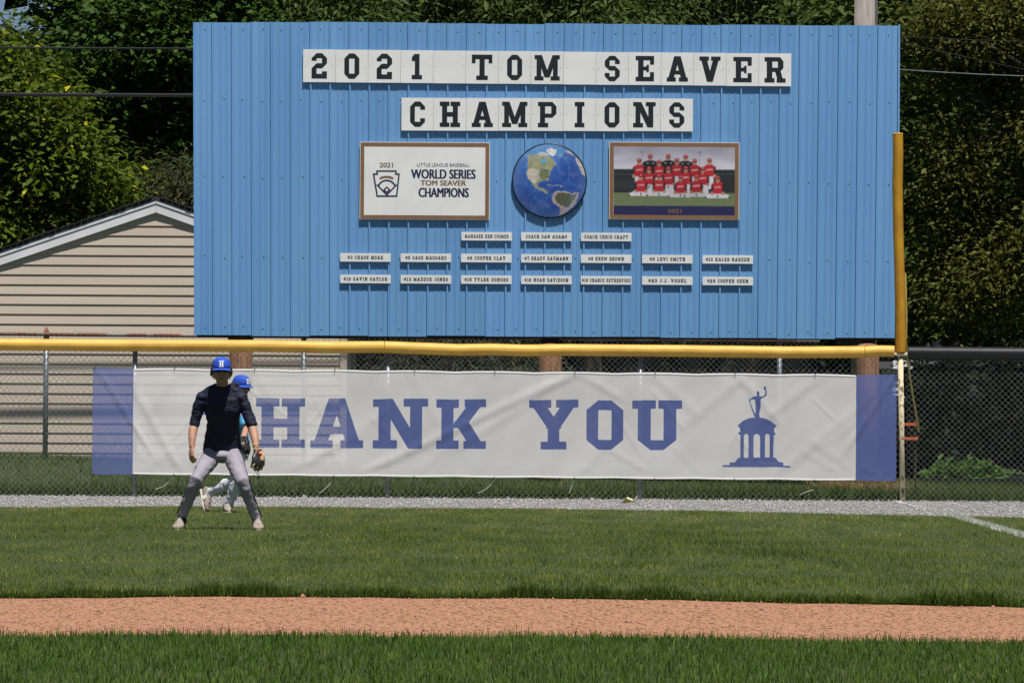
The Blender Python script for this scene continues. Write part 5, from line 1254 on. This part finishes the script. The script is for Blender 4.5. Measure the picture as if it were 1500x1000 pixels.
# wristband and glove
MB().tube([RWr + (RE - RWr).normalized() * .035, RWr + (RE - RWr).normalized() * .022], .031, 14).build('wristband', M['tan_leather'], pl, True)
def glove(loc, ax, face, label, scale=1.0, back='tan_leather', strap='tan_leather'):
    """worn ball glove: padded palm, four finger stalls, thumb stall, laced web; ax from wrist to fingertips, face = pocket side"""
    loc, ax, face = Vector(loc), Vector(ax).normalized(), Vector(face); face = (face - ax * face.dot(ax)).normalized(); sd = ax.cross(face)
    g = thing('baseball_glove', loc, label, 'glove')
    q = lambda a_, s_, f_: loc + (ax * a_ + sd * s_ + face * f_) * scale
    mb = MB(); rot = Matrix((sd, face, ax)).transposed()
    mb.ellipsoid(q(.085, 0, .0), .080 * scale, .034 * scale, .085 * scale, 18, 12, rot)
    mb.tube([q(.0, -.0, 0), q(.04, 0, 0)], [(.045 * scale, .030 * scale), (.065 * scale, .034 * scale)], 14, side=sd)
    for s_, l_ in ((-.055, .150), (-.020, .172), (.016, .170), (.048, .150)):
        mb.tube([q(.08, s_ * .9, -.005), q(l_ * .75, s_ * 1.1, .006), q(l_, s_ * 1.12, .034)], [.022 * scale, .020 * scale, .013 * scale], 10)
    link_mesh('palm', roughen(mb.remesh(.005, 3), .002, 40), M['black_leather'], g)
    mb = MB()
    mb.tube([q(.0, .045, .008), q(.05, .082, .018), q(.10, .096, .040), q(.135, .088, .058)], [.022 * scale, .027 * scale, .023 * scale, .014 * scale], 10)
    mb.tube([q(-.02, .02, -.022), q(.04, .03, -.036), (q(.10, .012, -.036))], [(.030 * scale, .012 * scale), (.036 * scale, .012 * scale), (.020 * scale, .008 * scale)], 10, side=sd)
    link_mesh('thumb_stall', mb.remesh(.005, 3), M[back], g)
    for s_, l_ in ((-.055, .150), (-.020, .172), (.016, .170), (.048, .150)):
        MB().tube([q(l_ * .86, s_ * 1.12, .030), q(l_ + .004, s_ * 1.13, .040), q(l_ + .010, s_ * 1.12, .030), q(l_ * .9, s_ * 1.12, -.012)], [.010 * scale, .012 * scale, .012 * scale, .006 * scale], 8).build('finger_tip', M[back], g, True)
    wb = MB()
    for k in range(5):
        a_ = .075 + k * .018; wb.tube([q(a_, .052, .02), q(a_ + .006, .074, .034), q(a_ - .002, .092, .046)], .005 * scale, 6)
    wb.build('web_lacing', M[back], g, True)
    MB().tube([q(-.012, .048, -.006), q(-.014, .0, -.036), q(-.012, -.048, -.006), q(-.012, 0, .034), q(-.012, .048, -.006)], [(.006 * scale, .018 * scale)] * 5, 8, side=ax).build('wrist_strap', M[strap], g, True)
    for s_, dz in ((.03, .11), (.0, .085)):
        MB().tube([q(.15, s_, .03), q(.17, s_, .04) + Vector((0, 0, -.02)), q(.17, s_ + .01, .04) + Vector((.01, 0, -dz * .6))], .003, 5).build('lace_end', M['black_leather'], g)
    return g, q
g_, q_ = glove(RWr + Vector((.012, -.025, -.03)), (.10, -.35, -1), (-.55, .5, -.15), 'tan and black baseball glove worn by the crouching person', .92)
MB().ellipsoid(RWr + Vector((.035, -.06, -.05)), .020, .012, .016, 10, 6).build('patch', M['red_patch'], g_, True)

# the second boy, running behind
gq = ground_at(336, 751.5); gq.z = 0; SQ = F / gq.y
def B(px, py, c): return Vector((gq.x + (px - 336) / SQ, gq.y - c, (751.5 - py) / SQ))
p2 = thing('person', gq, 'person in light blue jersey, white trousers and teal sunglasses running behind another', 'person')
HC = B(352.5, 566.5, .06); HR = Matrix.Rotation(R(42), 3, 'Z') @ Matrix.Rotation(R(6), 3, 'X')
mb = MB(); head_parts(mb, HC, HR)
mb.tube([B(347, 598, .0), B(348, 588, .02), B(350.5, 577, .04)], [.056, .048, .046], 14)
mb.tube([B(347, 668, 0), B(347, 630, 0), B(346, 606, 0), B(346.5, 592, 0)], [(.115, .085), (.11, .085), (.13, .09), (.06, .05)], 16, side=(.8, -.6, 0))
E1, W1 = B(361, 627, .16), B(357, 645, .34)      # glove arm
E2, W2 = B(325, 625, -.14), B(318, 645, .02)     # other arm
mb.tube([B(352, 600, .10), E1, E1.lerp(W1, .5), W1], [.05, .038, .034, .025], 12)
mb.tube([B(340, 600, -.10), E2, E2.lerp(W2, .5), W2], [.05, .038, .034, .025], 12)
hand(mb, W2, (.3, -.2, -.6), (-.8, .2, .1), -1, .85, .8)
hand(mb, W1, (.3, -.6, -.2), (.5, .1, .8), 1, .8, .6)
H1, K1, A1 = B(349, 667, .05), B(347, 707, .10), B(333, 744, 0)
H2, K2, A2 = B(345, 667, -.06), B(345, 702, .02), B(305, 723, -.18)
for h_, k_, a_ in ((H1, K1, A1), (H2, K2, A2)): mb.tube([h_, h_.lerp(k_, .5), k_, k_.lerp(a_, .35), a_], [.075, .066, .048, .045, .032], 14)
link_mesh('body', mb.remesh(.0055, 4), M['skin'], p2)
mb = MB()
mb.tube([B(347, 664, 0), B(347, 650, 0), B(347, 628, 0), B(346, 606, 0), B(346.5, 594, 0), B(347, 588.5, .01)], [(.135, .105), (.132, .10), (.128, .10), (.145, .105), (.10, .075), (.058, .055)], 20, side=(.8, -.6, 0))
mb.tube([B(348, 598, .06), B(353, 603, .10), B(357, 615, .13), B(360, 623, .15)], [.06, .062, .056, .052], 14)
mb.tube([B(344, 598, -.06), B(339, 603, -.10), B(331, 616, -.13), B(327, 622, -.14)], [.06, .062, .056, .052], 14)
sh_ = link_mesh('jersey', roughen(mb.remesh(.007, 5), .010, 11, 4), M['sky_shirt'], p2)
MB().ellipsoid(B(355.5, 607, .118), .030, .06, .055, 12, 8).build('pink_print', M['pink'], sh_, True)
MB().tube([B(347 + 8.5 * math.cos(q), 588 - 1.5 * math.sin(q), .012 - .058 * math.sin(q)) for q in np.linspace(0, 2 * math.pi, 25)], .012, 6, cap=False).build('collar', M['navy_shirt'], sh_, True)
mb = MB()
mb.tube([B(347, 658, 0), B(347, 667, 0), B(347, 674, 0)], [(.128, .10), (.132, .105), (.10, .09)], 18, side=(.8, -.6, 0))
for h_, k_, a_ in ((H1, K1, A1), (H2, K2, A2)):
    mb.tube([h_ + Vector((0, 0, .02)), h_.lerp(k_, .4), k_, k_.lerp(a_, .3), k_.lerp(a_, .7), a_], [.088, .080, .062, .060, .052, .044], 16)
link_mesh('trousers', roughen(roughen(mb.remesh(.007, 5), .012, 12, 9), .004, 30, 2), M['white_pants'], p2)
d2 = (A2 - K2).normalized()
MB().tube([A1 + Vector((0, 0, .02)), A1 - Vector((.005, 0, .03))], [.036, .037], 12).build('sock', M['navy_shirt'], p2, True)
MB().tube([A2 - d2 * .02, A2 + d2 * .03], [.036, .037], 12).build('sock', M['navy_shirt'], p2, True)
shoe(p2, A1 - Vector((0, 0, .02)), B(329, 751, -.06), B(337, 751.5, .17), (0, 0, 1), .043)
shoe(p2, A2 + d2 * .02, B(291.5, 719, -.22), B(299, 751, -.10), (1, -.45, .1), .046, logo=1)
person_cap(p2, HC, HR); glasses(p2, HC, HR, M['teal_lens']); face_bits(p2, HC, HR, False); hair(p2, HC, HR, .35)
g_, q_ = glove(B(357, 643, .33), (.25, -.5, -.55), (-.6, .3, -.5), 'black baseball glove with grey strap worn by the running person', .95, 'black_leather', 'grey_strap')
